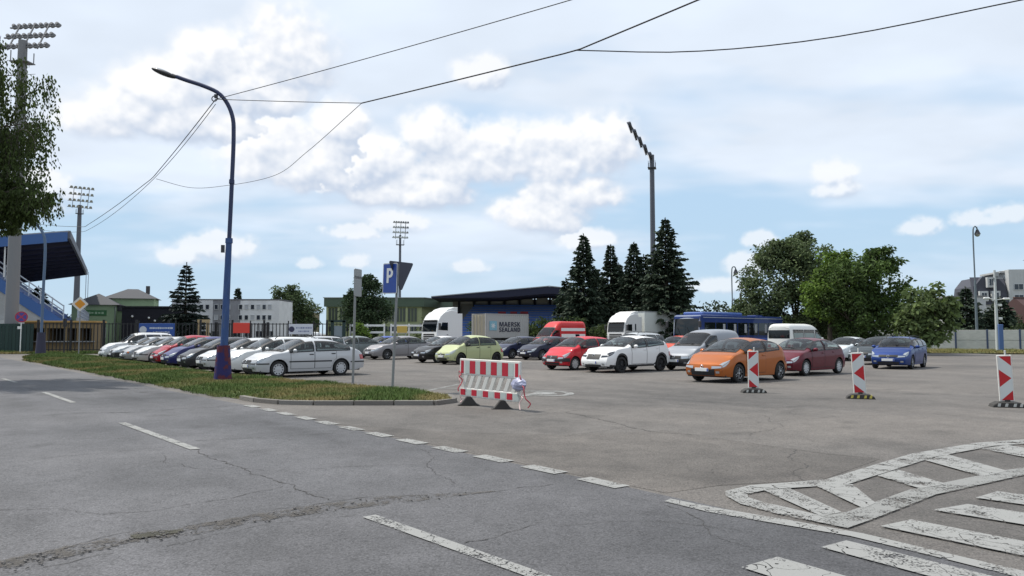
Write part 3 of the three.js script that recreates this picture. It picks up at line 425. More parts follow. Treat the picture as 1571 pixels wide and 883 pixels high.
  for (let i = 0; i < st.length - 1; i++) for (let j = 0; j < N - 1; j++) { const a = i * N + j, b = a + N, o = opening(st[i], j); if (o && o === opening(st[i + 1], j) && o === opening(st[i], j + 1) && o === opening(st[i + 1], j + 1)) continue; idx.push(a, b, a + 1, b, b + 1, a + 1); }
  for (const [x, flip] of [[0, 0], [L, 1]]) {                   // closed nose and tail
    const r = ringPts(x), base = pos.length / 3, K = 8;
    for (let j = 0; j <= half; j++) for (let k = 0; k <= K; k++) { const v = out(x, r[j][0], r[j][1] * (1 - 2 * k / K)); pos.push(v.x, v.y, v.z); }
    for (let j = 0; j < half; j++) for (let k = 0; k < K; k++) { const a = base + j * (K + 1) + k, b = a + K + 1; flip ? idx.push(a, b, a + 1, b, b + 1, a + 1) : idx.push(a, a + 1, b, b, a + 1, b + 1); }
  }
  let g = new THREE.BufferGeometry(); g.setAttribute('position', new THREE.BufferAttribute(new Float32Array(pos), 3)); g.setIndex(idx); g = mergeVertices(g, 1e-4); g.computeVertexNormals(); S.body = g;
  return (bodyCache[type] = S);
}
function skin(fn, u0, u1, v0, v1, nu, nv, off) {                // patch lying off metres proud of a surface; v0, v1 may follow u
  const pos = [], idx = [], e = 1e-3, c = V3(0, 0.7, 0), vv = (f, u) => (typeof f === 'function' ? f(u) : f);
  for (let i = 0; i <= nu; i++) for (let j = 0; j <= nv; j++) {
    const u = mix(u0, u1, i / nu), v = mix(vv(v0, u), vv(v1, u), j / nv), P = fn(u, v), a = fn(u + e, v).sub(fn(u - e, v)), b = fn(u, v + e).sub(fn(u, v - e)), n = a.cross(b).normalize();
    const ref = P.clone().sub(c); ref.x *= 0.35; if (n.dot(ref) < 0) n.negate(); P.addScaledVector(n, off); pos.push(P.x, P.y, P.z);
  }
  for (let i = 0; i < nu; i++) for (let j = 0; j < nv; j++) { const a = i * (nv + 1) + j, b = a + nv + 1; idx.push(a, b, a + 1, b, b + 1, a + 1); }
  const g = new THREE.BufferGeometry(); g.setAttribute('position', new THREE.BufferAttribute(new Float32Array(pos), 3)); g.setIndex(idx); g.computeVertexNormals();
  return g;
}
const kitCache = {};
function carKit(type, o) {                                      // the geometries of one kind of car, made once
  const key = type + JSON.stringify([o.grille, o.head, o.strip, o.splash]); if (kitCache[key]) return kitCache[key];
  const S = carShape(type), c = S.c, K = { sides: [] }, hN = S.top(0), head = o.head ?? [0.36, 0.74, 0.56, 0.68], gr = o.grille ?? [0.34, 0.55, 0.64];
  const sdF = [1, -1].map((sd) => ({ sd, f: S.sideP(sd) }));
  const { gLow, wTop } = S;
  K.windscreen = skin(S.topP, c.wind[0], c.wind[1], rad(41), rad(139), 16, 22, 0.013);
  if (c.back) K.rear_window = c.rearGlass ? skin(S.rearP, -0.78, 0.78, 1.3, 1.86, 8, 3, 0.008) : skin(S.topP, c.back[0], c.back[1], rad(43), rad(137), 14, 20, 0.012);
  const band = ([a, b], t0, q) => [skin(S.topP, a, b, rad(t0), rad(t0 + q), 14, 2, 0.018), skin(S.topP, a, b, rad(180 - t0 - q), rad(180 - t0), 14, 2, 0.018), skin(S.topP, a - 0.01, a + 0.06, rad(t0), rad(180 - t0), 2, 22, 0.0185), skin(S.topP, b - 0.06, b + 0.01, rad(t0), rad(180 - t0), 2, 22, 0.0175)];
  K.screenBand = band(c.wind, 41, 3.4); if (c.back && !c.rearGlass) K.rearBand = band(c.back, 43, 3.4);
  { // cabin: floor tub, dashboard, wheel, seats
    const X = (x) => S.X0 - x, w0 = c.wind[0], bx = c.sh[2][1], big = c.q ? 0.18 : 0, end = Math.min(c.L - 0.35, c.q && !c.rearGlass ? w0 + 1.5 : c.L - 0.5), hi = Math.min(1.2 + big, S.top(w0 + 1.3) - 0.16), dkM = M.cabin;
    K.cabin = [['cabin_floor', box(end - w0 - 0.1, 0.1, c.W - 0.34, X((end + w0 + 0.1) / 2), bx - 0.3, 0), dkM], ['cabin_lining', [box(end - w0, 0.34, 0.03, X((end + w0) / 2), bx - 0.2, c.W / 2 - 0.14), box(end - w0, 0.34, 0.03, X((end + w0) / 2), bx - 0.2, -c.W / 2 + 0.14)], dkM], ['dashboard', rbox(0.42, 0.22, c.W - 0.42, 0.06, X(w0 + 0.3), bx - 0.06, 0), dkM], ['steering_wheel', new THREE.TorusGeometry(0.18, 0.016, 6, 18).rotateY(Math.PI / 2).rotateZ(-0.35).translate(X(w0 + 0.62), bx + 0.05, -0.36), dkM]];
    for (const z of [-0.36, 0.36]) { const sx = X(w0 + 1.22); K.cabin.push(['seat', [rbox(0.13, hi - 0.5 - 0.16, 0.48, 0.06, 0, (hi - 0.16 + 0.5) / 2, 0).translate(sx, 0, z), rbox(0.09, 0.18, 0.26, 0.04, sx - 0.02, hi - 0.06, z), rbox(0.5, 0.14, 0.48, 0.05, sx + 0.25, bx - 0.28, z)], M.seat]); }
    if (!c.q || c.rearGlass) { const rx = X(Math.min(w0 + 2.12, c.L - 0.75)), rh = Math.min(1.1 + big, S.top(S.X0 - rx) - 0.22); K.cabin.push(['rear_bench', [rbox(0.14, rh - 0.55, c.W - 0.46, 0.06, rx, (rh + 0.5) / 2, 0), ...[-0.38, 0.38].map((z) => rbox(0.08, 0.15, 0.24, 0.03, rx, rh + 0.05, z))], M.seat]); if (c.rearGlass) K.cabin.push(['rear_bench', rbox(0.14, rh - 0.4, c.W - 0.46, 0.06, rx - 1.0, (rh + 0.6) / 2, 0), M.seat]); }
    else K.cabin.push(['bulkhead', box(0.04, S.top(w0 + 1.5) - bx + 0.1, c.W - 0.4, X(w0 + 1.5), (S.top(w0 + 1.5) + bx - 0.3) / 2, 0), M.seat]);
    K.cabin = K.cabin.map(([n, g, m]) => [n, Array.isArray(g) ? join(g) : g, m]);
  }
  for (const { sd, f } of sdF) {
    const s = { sd, glass: [], doors: [], seal: [], pillar: [] };
    for (const [a, b] of c.glass) { if (!s.glass.length) s.glassFront = true; s.glass.push(skin(f, a, b, gLow, wTop, 16, 8, 0.012)); const m = 0.034, hh = (x) => Math.max(0.02, wTop(x) - gLow(x)); s.seal.push([skin(f, a - 0.01, a + m, gLow, wTop, 2, 8, 0.017), skin(f, b - m, b + 0.008, gLow, wTop, 2, 8, 0.017), skin(f, a, b, (x) => gLow(x) - 0.008, (x) => gLow(x) + Math.min(0.028, hh(x)), 16, 2, 0.0175), skin(f, a, b, (x) => wTop(x) - Math.min(0.036, hh(x)), (x) => wTop(x) + 0.008, 16, 2, 0.0165)]); }
    for (let i = 1; i < c.glass.length; i++) if (!c.q || type === 'minibus') s.pillar.push(skin(f, c.glass[i - 1][1] + 0.018, c.glass[i][0] - 0.018, gLow, (x) => wTop(x) + 0.006, 2, 6, 0.010));
    for (const [a, b] of c.doors) {
      const lo = (x) => { let y = c.sill + 0.1; const d = Math.abs(x - (c.fo + c.wb)); if (d < S.Ra + 0.05) y = Math.max(y, c.rw + Math.sqrt((S.Ra + 0.05) ** 2 - d * d)); return y; }, hi = (x) => S.sh(x) - 0.006;
      s.doors.push({ panel: skin(f, a + 0.007, b - 0.007, (x) => lo(x) + 0.008, (x) => hi(x), 8, 6, 0.007), gap: skin(f, a - 0.008, b + 0.008, (x) => lo(x) - 0.006, (x) => hi(x), 8, 6, 0.003), hx: b - 0.13, hy: S.sh(b) - 0.1, x0: a, x1: b });
    }
    const arch = (x) => S.low(x);
    s.clad = []; for (const [a, b] of [[0.15, c.fo - S.Ra], [c.fo - S.Ra, c.fo + S.Ra], [c.fo + S.Ra, c.fo + c.wb - S.Ra], [c.fo + c.wb - S.Ra, c.fo + c.wb + S.Ra], [c.fo + c.wb + S.Ra, c.L - 0.12]]) s.clad.push(skin(f, a, b, (x) => arch(x), (x) => arch(x) + 0.075, 14, 2, 0.009));
    s.rub = skin(f, c.fo + S.Ra + 0.03, c.fo + c.wb - S.Ra - 0.03, 0.55, 0.6, 10, 1, 0.014);
    const h1 = Math.min(head[3], S.sh(0) - 0.004), h0 = Math.min(head[2], h1 - 0.085), T = (d) => (sd > 0 ? rad(d) : rad(180 - d));   // lamp on the nose, sweeping back over the wing
    s.head = [skin(S.frontP, sd * head[0], sd * (S.hw(0) * 0.955), (z) => h0 + (Math.abs(z) - head[0]) * 0.1, h1, 8, 4, 0.01), skin(S.topP, 0.004, 0.27, () => T(2), (x) => T(Math.max(4, 36 - 105 * x)), 8, 5, 0.01), skin(f, 0.005, 0.24, (x) => mix(h0 + 0.05, S.sh(x) - 0.02, x / 0.24), (x) => Math.min(S.sh(x), S.top(x) - 0.01) - 0.002, 6, 3, 0.01)];
    const ty = Math.min(0.9, S.sh(c.L) - 0.02);
    s.tail = [skin(S.rearP, sd * (c.W / 2 * 0.62), sd * (c.W / 2 * 0.85), ty - 0.2, ty, 3, 3, 0.01), skin(f, c.L - 0.2, c.L - 0.005, ty - 0.18, ty + 0.0, 4, 3, 0.01)];
    const mx = c.glass[0][0] + 0.16, mz = S.side(mx, S.sh(mx)) + 0.1; s.mirror = { p: S.out(mx, S.sh(mx) + 0.075, sd * mz) };
    // dark lining of the wheel arches
    s.well = [c.fo, c.fo + c.wb].map((xw) => new THREE.CylinderGeometry(S.Ra + 0.012, S.Ra + 0.012, 0.34, 18, 1, true, 0, Math.PI).rotateX(Math.PI / 2).rotateZ(Math.PI / 2).translate(S.X0 - xw, c.rw, sd * (c.W / 2 - 0.22)));
    s.fog = skin(S.frontP, sd * 0.5, sd * 0.62, 0.32, 0.39, 3, 2, 0.01);
    K.sides.push(s);
  }
  K.under = box(c.L - 0.5, 0.16, c.W - 0.26, S.X0 - c.L / 2, c.sill + 0.06, 0);
  K.core = box(c.wb - 2 * S.Ra - 0.02, 0.4, c.W - 0.2, 0, c.sill + 0.25, 0);
  K.grille = skin(S.frontP, -gr[0], gr[0], gr[1], gr[2], 10, 3, 0.011);
  K.intake = skin(S.frontP, -0.45, 0.45, 0.245, 0.345, 10, 2, 0.011);
  const pf = S.frontP(0, 0.43), pr = S.rearP(0, c.q ? 0.75 : 0.5);
  K.plateF = rbox(0.02, 0.11, 0.52, 0.008, pf.x + 0.012, 0.43, 0); K.plateR = rbox(0.02, 0.11, 0.52, 0.008, pr.x - 0.012, c.q ? 0.75 : 0.5, 0);
  K.strip = [skin(S.frontP, -0.66, 0.66, 0.49, 0.535, 10, 1, 0.012), ...sdF.map(({ f }) => skin(f, 0.005, c.fo - S.Ra - 0.02, 0.49, 0.535, 6, 1, 0.012)), ...sdF.map(({ f }) => skin(f, c.fo + c.wb + S.Ra + 0.02, c.L - 0.005, 0.5, 0.55, 5, 1, 0.012)), skin(S.rearP, -0.66, 0.66, 0.5, 0.55, 8, 1, 0.012)];
  K.bumper = [skin(S.frontP, -0.72, 0.72, 0.24, 0.53, 10, 5, 0.009), ...sdF.map(({ f }) => skin(f, 0.005, c.fo - S.Ra - 0.01, 0.26, 0.53, 6, 4, 0.009)), ...sdF.map(({ f }) => skin(f, c.fo + c.wb + S.Ra + 0.01, c.L - 0.005, 0.3, 0.55, 6, 4, 0.009)), skin(S.rearP, -0.7, 0.7, 0.3, 0.55, 8, 4, 0.009)];
  const bp = S.frontP(0, hN - 0.07); K.badge = new THREE.TorusGeometry(0.05, 0.014, 6, 16).rotateY(Math.PI / 2).translate(bp.x + 0.02, bp.y, 0);
  K.hood = [1, -1].map((sd) => skin(S.topP, 0.3, c.wind[0] - 0.03, (x) => (sd > 0 ? rad(22) : rad(158)) , (x) => (sd > 0 ? rad(23.2) : rad(156.8)), 14, 1, 0.008)); K.cowl = skin(S.topP, c.wind[0] - 0.07, c.wind[0] + 0.005, rad(40), rad(140), 3, 16, 0.010);
  K.wiper = [[0.42, -0.12], [-0.05, -0.55]].map(([za, zb]) => { const u = (z) => Math.PI / 2 - z * 1.15; return tube([S.topP(c.wind[0] + 0.02, u(za)), S.topP(c.wind[0] + 0.09, u((za + zb) / 2)), S.topP(c.wind[0] + 0.12, u(zb))].map((p) => p.add(V3(0.02, 0.025, 0))), 0.009, 8, 4); }); return (kitCache[key] = Object.assign(K, { S, c }));
}
const NOSE = Math.atan2(-0.643, -0.766);                        // cars stand square to the road, noses towards it
function paint(rgb, metal = 0) { return phys(rgb, { roughness: 0.45, metalness: metal, clearcoat: 0.42, clearcoatRoughness: 0.05, specularIntensity: 0.35 }); }
const plateM = mat([0.68, 0.69, 0.68], 0.4), plateBand = mat([0.02, 0.05, 0.3], 0.4);
function car(type, name, label, pos, heading, colour, o = {}) {
  const K = carKit(type, o), { S, c } = K, t = thing(name, label, o.category ?? 'car', [pos[0], 0, pos[1]], heading, 'vehicles standing in the car park');
  const pm = paint(colour, o.metal ?? 0);
  part('body', S.body, pm, t);
  part('underbody', [K.under, K.core].map((g) => g.clone()), M.dark, t);
  const ws = part('windscreen', K.windscreen, M.clearGlass, t); part('screen_band', K.screenBand.map((g) => g.clone()), M.blackPlastic, ws); if (K.rear_window) { const rw = part('rear_window', K.rear_window, c.rearGlass ? M.glass : M.clearGlass, t); if (K.rearBand) part('screen_band', K.rearBand.map((g) => g.clone()), M.blackPlastic, rw); }
  for (const [n, g, m] of K.cabin) part(n, g, m, t);
  for (const s of K.sides) {
    s.glass.forEach((g, i) => { const w = part('side_window', g, M.clearGlass, t); part('window_seal', s.seal[i].map((g) => g.clone()), M.blackPlastic, w); }); if (o.darkPillar) s.pillar.forEach((g) => part('pillar_trim', g, M.blackPlastic, t));
    s.doors.forEach((d) => {
      const dm = part('door', d.panel, pm, t); part('door_gap', d.gap, M.dark, dm);
      const hp = S.out(d.hx, d.hy, s.sd * (S.side(d.hx, d.hy) + 0.02)); part('handle', rbox(0.17, 0.035, 0.035, 0.014, hp.x, hp.y, hp.z, 1), o.darkHandles ? M.blackPlastic : pm, dm);
    });
    if (c.clad || o.clad) part('cladding', s.clad.map((g) => g.clone()), M.blackPlastic, t);
    if (o.rub) part('rubbing_strip', s.rub, M.blackPlastic, t);
    const hl = part('headlight', s.head.map((g) => g.clone()), o.darkHead ? M.pane : M.lampGlass, t); if (o.amber) { const q = S.out(0.05, 0.58, s.sd * c.W / 2 * 0.84); part('indicator', rbox(0.1, 0.1, 0.1, 0.03, q.x, q.y, q.z, 1), M.amber, hl); }
    part('tail_light', s.tail.map((g) => g.clone()), M.tailRed, t);
    s.well.forEach((g) => part('wheel_arch', g, M.dark, t));
    const mp = s.mirror.p, mg = new THREE.SphereGeometry(0.1, 12, 8).scale(0.7, 0.72, 1.05).translate(mp.x, mp.y, mp.z); part('mirror', [mg, bar(V3(mp.x, mp.y - 0.04, mp.z), V3(mp.x + 0.03, mp.y - 0.08, mp.z - s.sd * 0.12), 0.05, 0.03)], o.darkMirror ? M.blackPlastic : pm, t);
    if (o.fog !== 0) part('fog_light', s.fog, M.lampGlass, t);
    if (c.rails || o.rails) { const y = c.top.reduce((m, v) => Math.max(m, v[1]), 0); part('roof_rail', tube([1.95, 2.05, 2.6, 3.3, c.L - 0.62, c.L - 0.55].map((x, i) => { const z = S.side(x, S.top(x) - 0.06); return S.out(x, S.top(x) + (i === 0 || i === 5 ? -0.05 : 0.03), s.sd * (z - 0.02)); }), 0.016, 24, 6), M.blackPlastic, t); }
  }
  if (o.bumper || c.bump) part('bumper', K.bumper.map((g) => g.clone()), M.blackPlastic, t);
  if (o.splash) part('bumper_band', [skin(S.frontP, -0.7, 0.7, 0.38, 0.54, 10, 3, 0.0095), ...[1, -1].map((sd) => skin(S.sideP(sd), 0.005, c.fo - S.Ra - 0.01, 0.38, 0.54, 6, 3, 0.0095))], M.blackPlastic, t);
  if (o.strip) K.strip.forEach((g) => part('bumper_strip', g, M.blackPlastic, t));
  K.hood.forEach((g) => part('bonnet_gap', g, M.dark, t)); part('cowl', K.cowl, M.blackPlastic, t); K.wiper.forEach((g) => part('wiper', g, M.black, t));
  part('grille', K.grille, M.black, t); part('air_intake', K.intake, M.black, t);
  if (o.badge !== 0) part('badge', K.badge, M.chrome, t);
  for (const [k, sg] of [['plateF', 1], ['plateR', -1]]) { const g = K[k], p = part('number_plate', g, plateM, t); g.computeBoundingBox(); const bb = g.boundingBox; part('plate_band', box(0.004, 0.1, 0.045, sg > 0 ? bb.max.x + 0.002 : bb.min.x - 0.002, (bb.min.y + bb.max.y) / 2, sg * -0.23), plateBand, p); }
  const tr = c.W / 2 - 0.115, xf = c.wb / 2; addWheels(t, [[xf, tr, 1], [xf, -tr, -1], [-xf, tr, 1], [-xf, -tr, -1]], c.rw, o.rim ?? 'cover', o.rimDark ? rimDark : rimM);
  if (o.aerial) { const x = 2.15, y = S.top(x); part('aerial', rod(S.out(x, y, 0), S.out(x + 0.25, y + 0.42, 0), 0.006, 5), M.black, t); }
  return t;
}

const SIL = [0.50, 0.51, 0.52], WHT = [0.74, 0.74, 0.73];
// front row along the verge, noses to the street
const rowA = (i) => [-8.13 - 0.643 * 2.7 * i, -28.9 - 0.766 * 2.7 * i];
car('liftback', 'liftback_car', 'silver liftback with black bumper strips, nearest the kerbed grass tip', rowA(0), NOSE, SIL, { metal: 0.35, strip: 1, rub: 1, darkHandles: 1, rim: 'cover' });
car('estate', 'estate_car', 'white estate car immediately behind the blue lamp post base', rowA(1), NOSE, [0.66, 0.67, 0.66], { metal: 0.1, rim: 'alloy', darkHandles: 1, rub: 1 });
car('liftback', 'sedan_car', 'silver sedan between the white estate and the black car', rowA(2), NOSE, [0.55, 0.56, 0.56], { metal: 0.3, strip: 1, rim: 'plain', darkHead: 0 });
car('compact', 'hatchback_car', 'black hatchback in the verge row beside the silver sedan', rowA(3), NOSE, [0.03, 0.03, 0.035], { rim: 'alloy' });
car('hatch', 'hatchback_car', 'navy blue hatchback in the verge row', rowA(4), NOSE, [0.02, 0.025, 0.12], { rim: 'alloy' });
car('round', 'hatchback_car', 'dark red hatchback in the verge row', rowA(5), NOSE, [0.32, 0.015, 0.03], { rim: 'cover' });
car('compact', 'hatchback_car', 'silver hatchback beside the dark red one in the verge row', rowA(6), NOSE, [0.5, 0.5, 0.49], { metal: 0.3, strip: 1 });
car('compact', 'hatchback_car', 'grey hatchback with amber corner lamps in the verge row', rowA(7), NOSE, [0.3, 0.31, 0.32], { metal: 0.3, amber: 1 });
car('liftback', 'sedan_car', 'pale grey sedan beside the silver sport utility car', rowA(8), NOSE, [0.42, 0.44, 0.45], { metal: 0.3, bumper: 1 });
car('suv', 'sport_utility_car', 'silver sport utility car at the far end of the verge row', rowA(9), NOSE, [0.62, 0.63, 0.63], { metal: 0.2, rim: 'alloy', category: 'car' });
// behind them
car('estate', 'estate_car', 'silver estate car showing only its roof above the silver liftback', [-11.5, -42.6], NOSE, [0.5, 0.51, 0.52], { metal: 0.3 });
car('sedan', 'sedan_car', 'grey green sedan behind the rear end of the silver liftback', [-10.7, -49.5], NOSE, [0.2, 0.23, 0.23], { metal: 0.3 });
car('compact', 'hatchback_car', 'bright blue hatchback behind the grey sedan', [-9.5, -55.2], NOSE, [0.02, 0.06, 0.3], { rim: 'alloy' });
car('sedan', 'sedan_car', 'warm grey sedan seen past the parking sign pole', [-7.3, -48.3], NOSE, [0.27, 0.26, 0.265], { metal: 0.45, rim: 'alloy', darkPillar: 1 });
car('liftback', 'sedan_car', 'black sedan partly behind the lime green hatchback', [-3.65, -42.9], NOSE, [0.014, 0.014, 0.016], { strip: 1, head: [0.34, 0.74, 0.56, 0.66] });
car('round', 'hatchback_car', 'pale lime green rounded hatchback behind the striped barrier', [-2.26, -40.6], NOSE, [0.44, 0.475, 0.25], { rim: 'alloy', rimDark: 1, darkHandles: 1, darkMirror: 1, grille: [0.3, 0.5, 0.56] });
car('compact', 'hatchback_car', 'navy hatchback between the lime car and the black hatchback', [0.5, -49.6], NOSE, [0.018, 0.022, 0.055], { rim: 'alloy' });
car('compact', 'hatchback_car', 'blue black hatchback with bright alloy wheels in front of the red van', [2.34, -47.4], NOSE, [0.012, 0.014, 0.035], { rim: 'alloy', darkPillar: 1 });
car('city', 'hatchback_car', 'bright red small hatchback with black front bumper beside the white crossover', [3.19, -34.5], NOSE, [0.52, 0.018, 0.03], { bumper: 0, strip: 0, rim: 'plain', darkMirror: 1, head: [0.4, 0.72, 0.6, 0.74], splash: 1 });
car('cross', 'crossover_car', 'white crossover with black wheel arches and dark alloy wheels', [4.96, -32.4], NOSE, WHT, { rim: 'alloy', rimDark: 1, darkHead: 1, darkPillar: 1, grille: [0.36, 0.56, 0.76], head: [0.42, 0.76, 0.7, 0.78] });
car('suv', 'people_carrier', 'silver people carrier whose roof shows above the white crossover', [7.1, -43.6], NOSE, [0.5, 0.52, 0.53], { metal: 0.3 });
car('city', 'hatchback_car', 'orange red hatchback mostly hidden behind the grey van', [10.6, -47.6], NOSE, [0.5, 0.06, 0.025], {});
car('smallvan', 'small_van', 'silver grey small delivery van with black bumper behind the orange hatchback', [8.72, -34.2], NOSE, [0.27, 0.285, 0.31], { metal: 0.3, rim: 'plain', darkMirror: 1, darkHandles: 1, category: 'van' });
car('hatch', 'hatchback_car', 'metallic orange hatchback behind the first striped marker', [7.9, -26.1], NOSE, [0.37, 0.105, 0.02], { metal: 0.25, rim: 'alloy', grille: [0.46, 0.32, 0.45], darkPillar: 1, head: [0.36, 0.76, 0.58, 0.7] });
car('compact', 'hatchback_car', 'maroon hatchback behind the orange one', [11.76, -30.2], NOSE, [0.11, 0.01, 0.02], { metal: 0.2, rim: 'cover' });
car('liftback', 'sedan_car', 'pale silver sedan below the end of the white minibus', [20.6, -46], NOSE, [0.6, 0.64, 0.65], { metal: 0.2 });
car('sedan', 'sedan_car', 'dark green grey sedan half behind the blue estate', [19.9, -40.4], NOSE, [0.035, 0.045, 0.05], { metal: 0.3 });
car('estate', 'estate_car', 'deep blue estate car standing nearest the pale wall', [18.42, -35.6], Math.atan2(-0.766, -0.643), [0.014, 0.042, 0.18], { metal: 0.25, rim: 'alloy', grille: [0.4, 0.55, 0.65], darkPillar: 1 });
car('minibus', 'minibus', 'white high windowed minibus seen from behind beside the blue bus', [20.0, -52], NOSE + Math.PI, [0.72, 0.72, 0.68], { rim: 'plain', fog: 0, category: 'minibus' });
{ const v = car('highvan', 'delivery_van', 'red high roofed delivery van with white stripe below the spruces', [4.0, -66], NOSE, [0.55, 0.03, 0.03], { rim: 'plain', category: 'van' }), S = carShape('highvan');
  const wm = mat([0.75, 0.73, 0.7], 0.4); for (const sd of [1, -1]) { part('side_stripe', skin(S.sideP(sd), 2.2, 5.25, 1.86, 2.12, 10, 2, 0.01), wm, v); part('lower_panel', skin(S.sideP(sd), 2.2, 5.25, 1.28, 1.6, 10, 2, 0.01), wm, v); part('side_window', skin(S.sideP(sd), 3.9, 4.4, 1.3, 1.58, 3, 2, 0.014), M.glass, v); } }
car('smallvan', 'small_van', 'white van standing far off before the green hall', [-21.5, -78], NOSE + 0.5, [0.7, 0.7, 0.68], { category: 'van' });
car('compact', 'hatchback_car', 'white hatchback by the nose of the white tractor unit', [-5.4, -55.5], NOSE, [0.66, 0.66, 0.65], {});

// ---------------------------------------------------------------- trucks, container, bus
const truckWhite = paint([0.72, 0.72, 0.70]);
function truckWheels(t, list, rw = 0.5) { addWheels(t, list, rw, 'cover', mat([0.4, 0.4, 0.4], 0.5, 0.4)); }
function tractor(t, o) {                                        // cab over engine tractor, nose at +x, cab front at x = 1.15
  const W = 2.46, cabP = [[-1.1, 1.0], [-1.1, 3.05], [-1.05, 3.62], [-0.4, 3.72], [0.35, 3.5], [0.72, 3.2], [1.0, 2.75], [1.13, 2.0], [1.18, 1.4], [1.15, 0.55], [0.2, 0.55], [0.2, 1.0]];
  const cab = part('cab', prism(cabP, W, 0.07), truckWhite, t);
  const slope = (y0, y1, off) => { const px = pchip([[0.5, 1.15], [1.4, 1.18], [2.0, 1.13], [2.75, 1.0], [3.2, 0.72]]); return (z, y) => V3(px(y) + off, y, z); };
  const f = slope(0, 0, 0);
  part('windscreen', skin(f, -1.08, 1.08, 1.82, 2.72, 10, 6, 0.02), M.glass, t); part('sun_visor', [rbox(0.3, 0.05, 2.2, 0.02, 1.14, 2.8, 0)], M.blackPlastic, t);
  part('grille', skin(f, -0.85, 0.85, 1.02, 1.62, 6, 4, 0.02), M.black, t); const gb = part('grille_bar', [1.16, 1.3, 1.46].map((y) => box(0.03, 0.035, 1.7, f(0, y).x + 0.04, y, 0)), truckWhite, t);
  part('bumper', rbox(0.4, 0.5, W, 0.08, 1.06, 0.62, 0), o.dark ? M.blackPlastic : truckWhite, t);
  for (const s of [1, -1]) {
    part('headlight', rbox(0.12, 0.2, 0.42, 0.05, 1.22, 0.78, s * 0.92), M.lampGlass, t);
    const d = part('door', rbox(1.0, 1.75, 0.03, 0.012, 0.42, 1.72, s * (W / 2 + 0.004)), truckWhite, t); part('door_window', prism([[0.02, 1.9], [0.02, 2.6], [0.62, 2.6], [0.84, 1.95]], 0.02).translate(0, 0, s * (W / 2 + 0.024)), M.glass, d); part('handle', rbox(0.16, 0.05, 0.03, 0.01, 0.06, 1.55, s * (W / 2 + 0.03)), M.blackPlastic, d);
    if (o.rear) part('sleeper_window', rbox(0.18, 0.7, 0.03, 0.012, -0.55, 2.3, s * (W / 2 + 0.004)), M.pane, t);
    const m = part('mirror', [rbox(0.12, 0.6, 0.24, 0.05, 1.05, 2.25, s * (W / 2 + 0.28))], M.blackPlastic, t); part('mirror_arm', [rod(V3(1.0, 2.5, s * W / 2), V3(1.05, 2.5, s * (W / 2 + 0.25)), 0.02), rod(V3(1.0, 2.0, s * W / 2), V3(1.05, 2.0, s * (W / 2 + 0.25)), 0.02)], M.blackPlastic, m);
    part('side_deflector', rbox(0.05 + 0.5, 2.4, 0.05, 0.02, -1.3, 2.2, s * (W / 2 - 0.03)), truckWhite, t);
    part('fuel_tank', new THREE.CylinderGeometry(0.33, 0.33, 1.2, 14).rotateZ(Math.PI / 2).translate(-1.75, 0.72, s * 0.85), M.galv, t); part('step', [rbox(0.5, 0.06, 0.2, 0.02, 0.55, 0.75, s * (W / 2 - 0.12))], M.blackPlastic, t);
    part('mudguard', new THREE.CylinderGeometry(0.62, 0.62, 0.4, 16, 1, true, 0, Math.PI).rotateX(Math.PI / 2).rotateZ(Math.PI / 2).translate(-3.1, 0.52, s * 0.98), M.blackPlastic, t);
  }
  part('roof_deflector', prism([[-1.15, 3.55], [-1.15, 3.95], [-0.75, 3.97], [-0.1, 3.78], [0.35, 3.45]], 2.2, 0.06), truckWhite, t);
  part('chassis', [rbox(5.2, 0.26, 0.2, 0.02, -1.9, 0.85, 0.42), rbox(5.2, 0.26, 0.2, 0.02, -1.9, 0.85, -0.42), rbox(1.6, 0.5, 1.6, 0.1, 0.1, 0.8, 0)], M.dark, t);
  truckWheels(t, [[-0.15, 1.1, 1], [-0.15, -1.1, -1], [-3.1, 1.08, 1], [-3.1, -1.08, -1]]);
}
{ const t = thing('tractor_unit', 'white truck tractor unit without a trailer before the blue grandstand seats', 'truck', [-6.4, 0, -66.3], NOSE, 'trucks at the back of the car park'); tractor(t, {}); part('fifth_wheel', cyl(0.5, 0.5, 0.1, -2.9, 1.08, 0, 20), M.dark, t); }
{ const t = thing('box_truck', 'white articulated truck with a plain white box trailer below the spruces', 'truck', [11.6, 0, -78], NOSE, 'trucks at the back of the car park'); tractor(t, { rear: 1 });
  const b = part('trailer_box', rbox(13.2, 2.75, 2.52, 0.05, -8.6, 2.6, 0), mat([0.66, 0.68, 0.64], 0.5), t); part('box_rail', [box(13.24, 0.1, 2.56, -8.6, 3.95, 0), box(13.24, 0.12, 2.56, -8.6, 1.25, 0)], M.galv, b);
  part('trailer_frame', [box(13, 0.2, 0.9, -8.6, 1.05, 0), box(0.12, 1.0, 0.12, -4.6, 0.55, 0.8), box(0.12, 1.0, 0.12, -4.6, 0.55, -0.8)], M.dark, t); for (const x of [-11, -12.3, -13.6]) truckWheels(t, [[x, 1.1, 1], [x, -1.1, -1]], 0.48); }
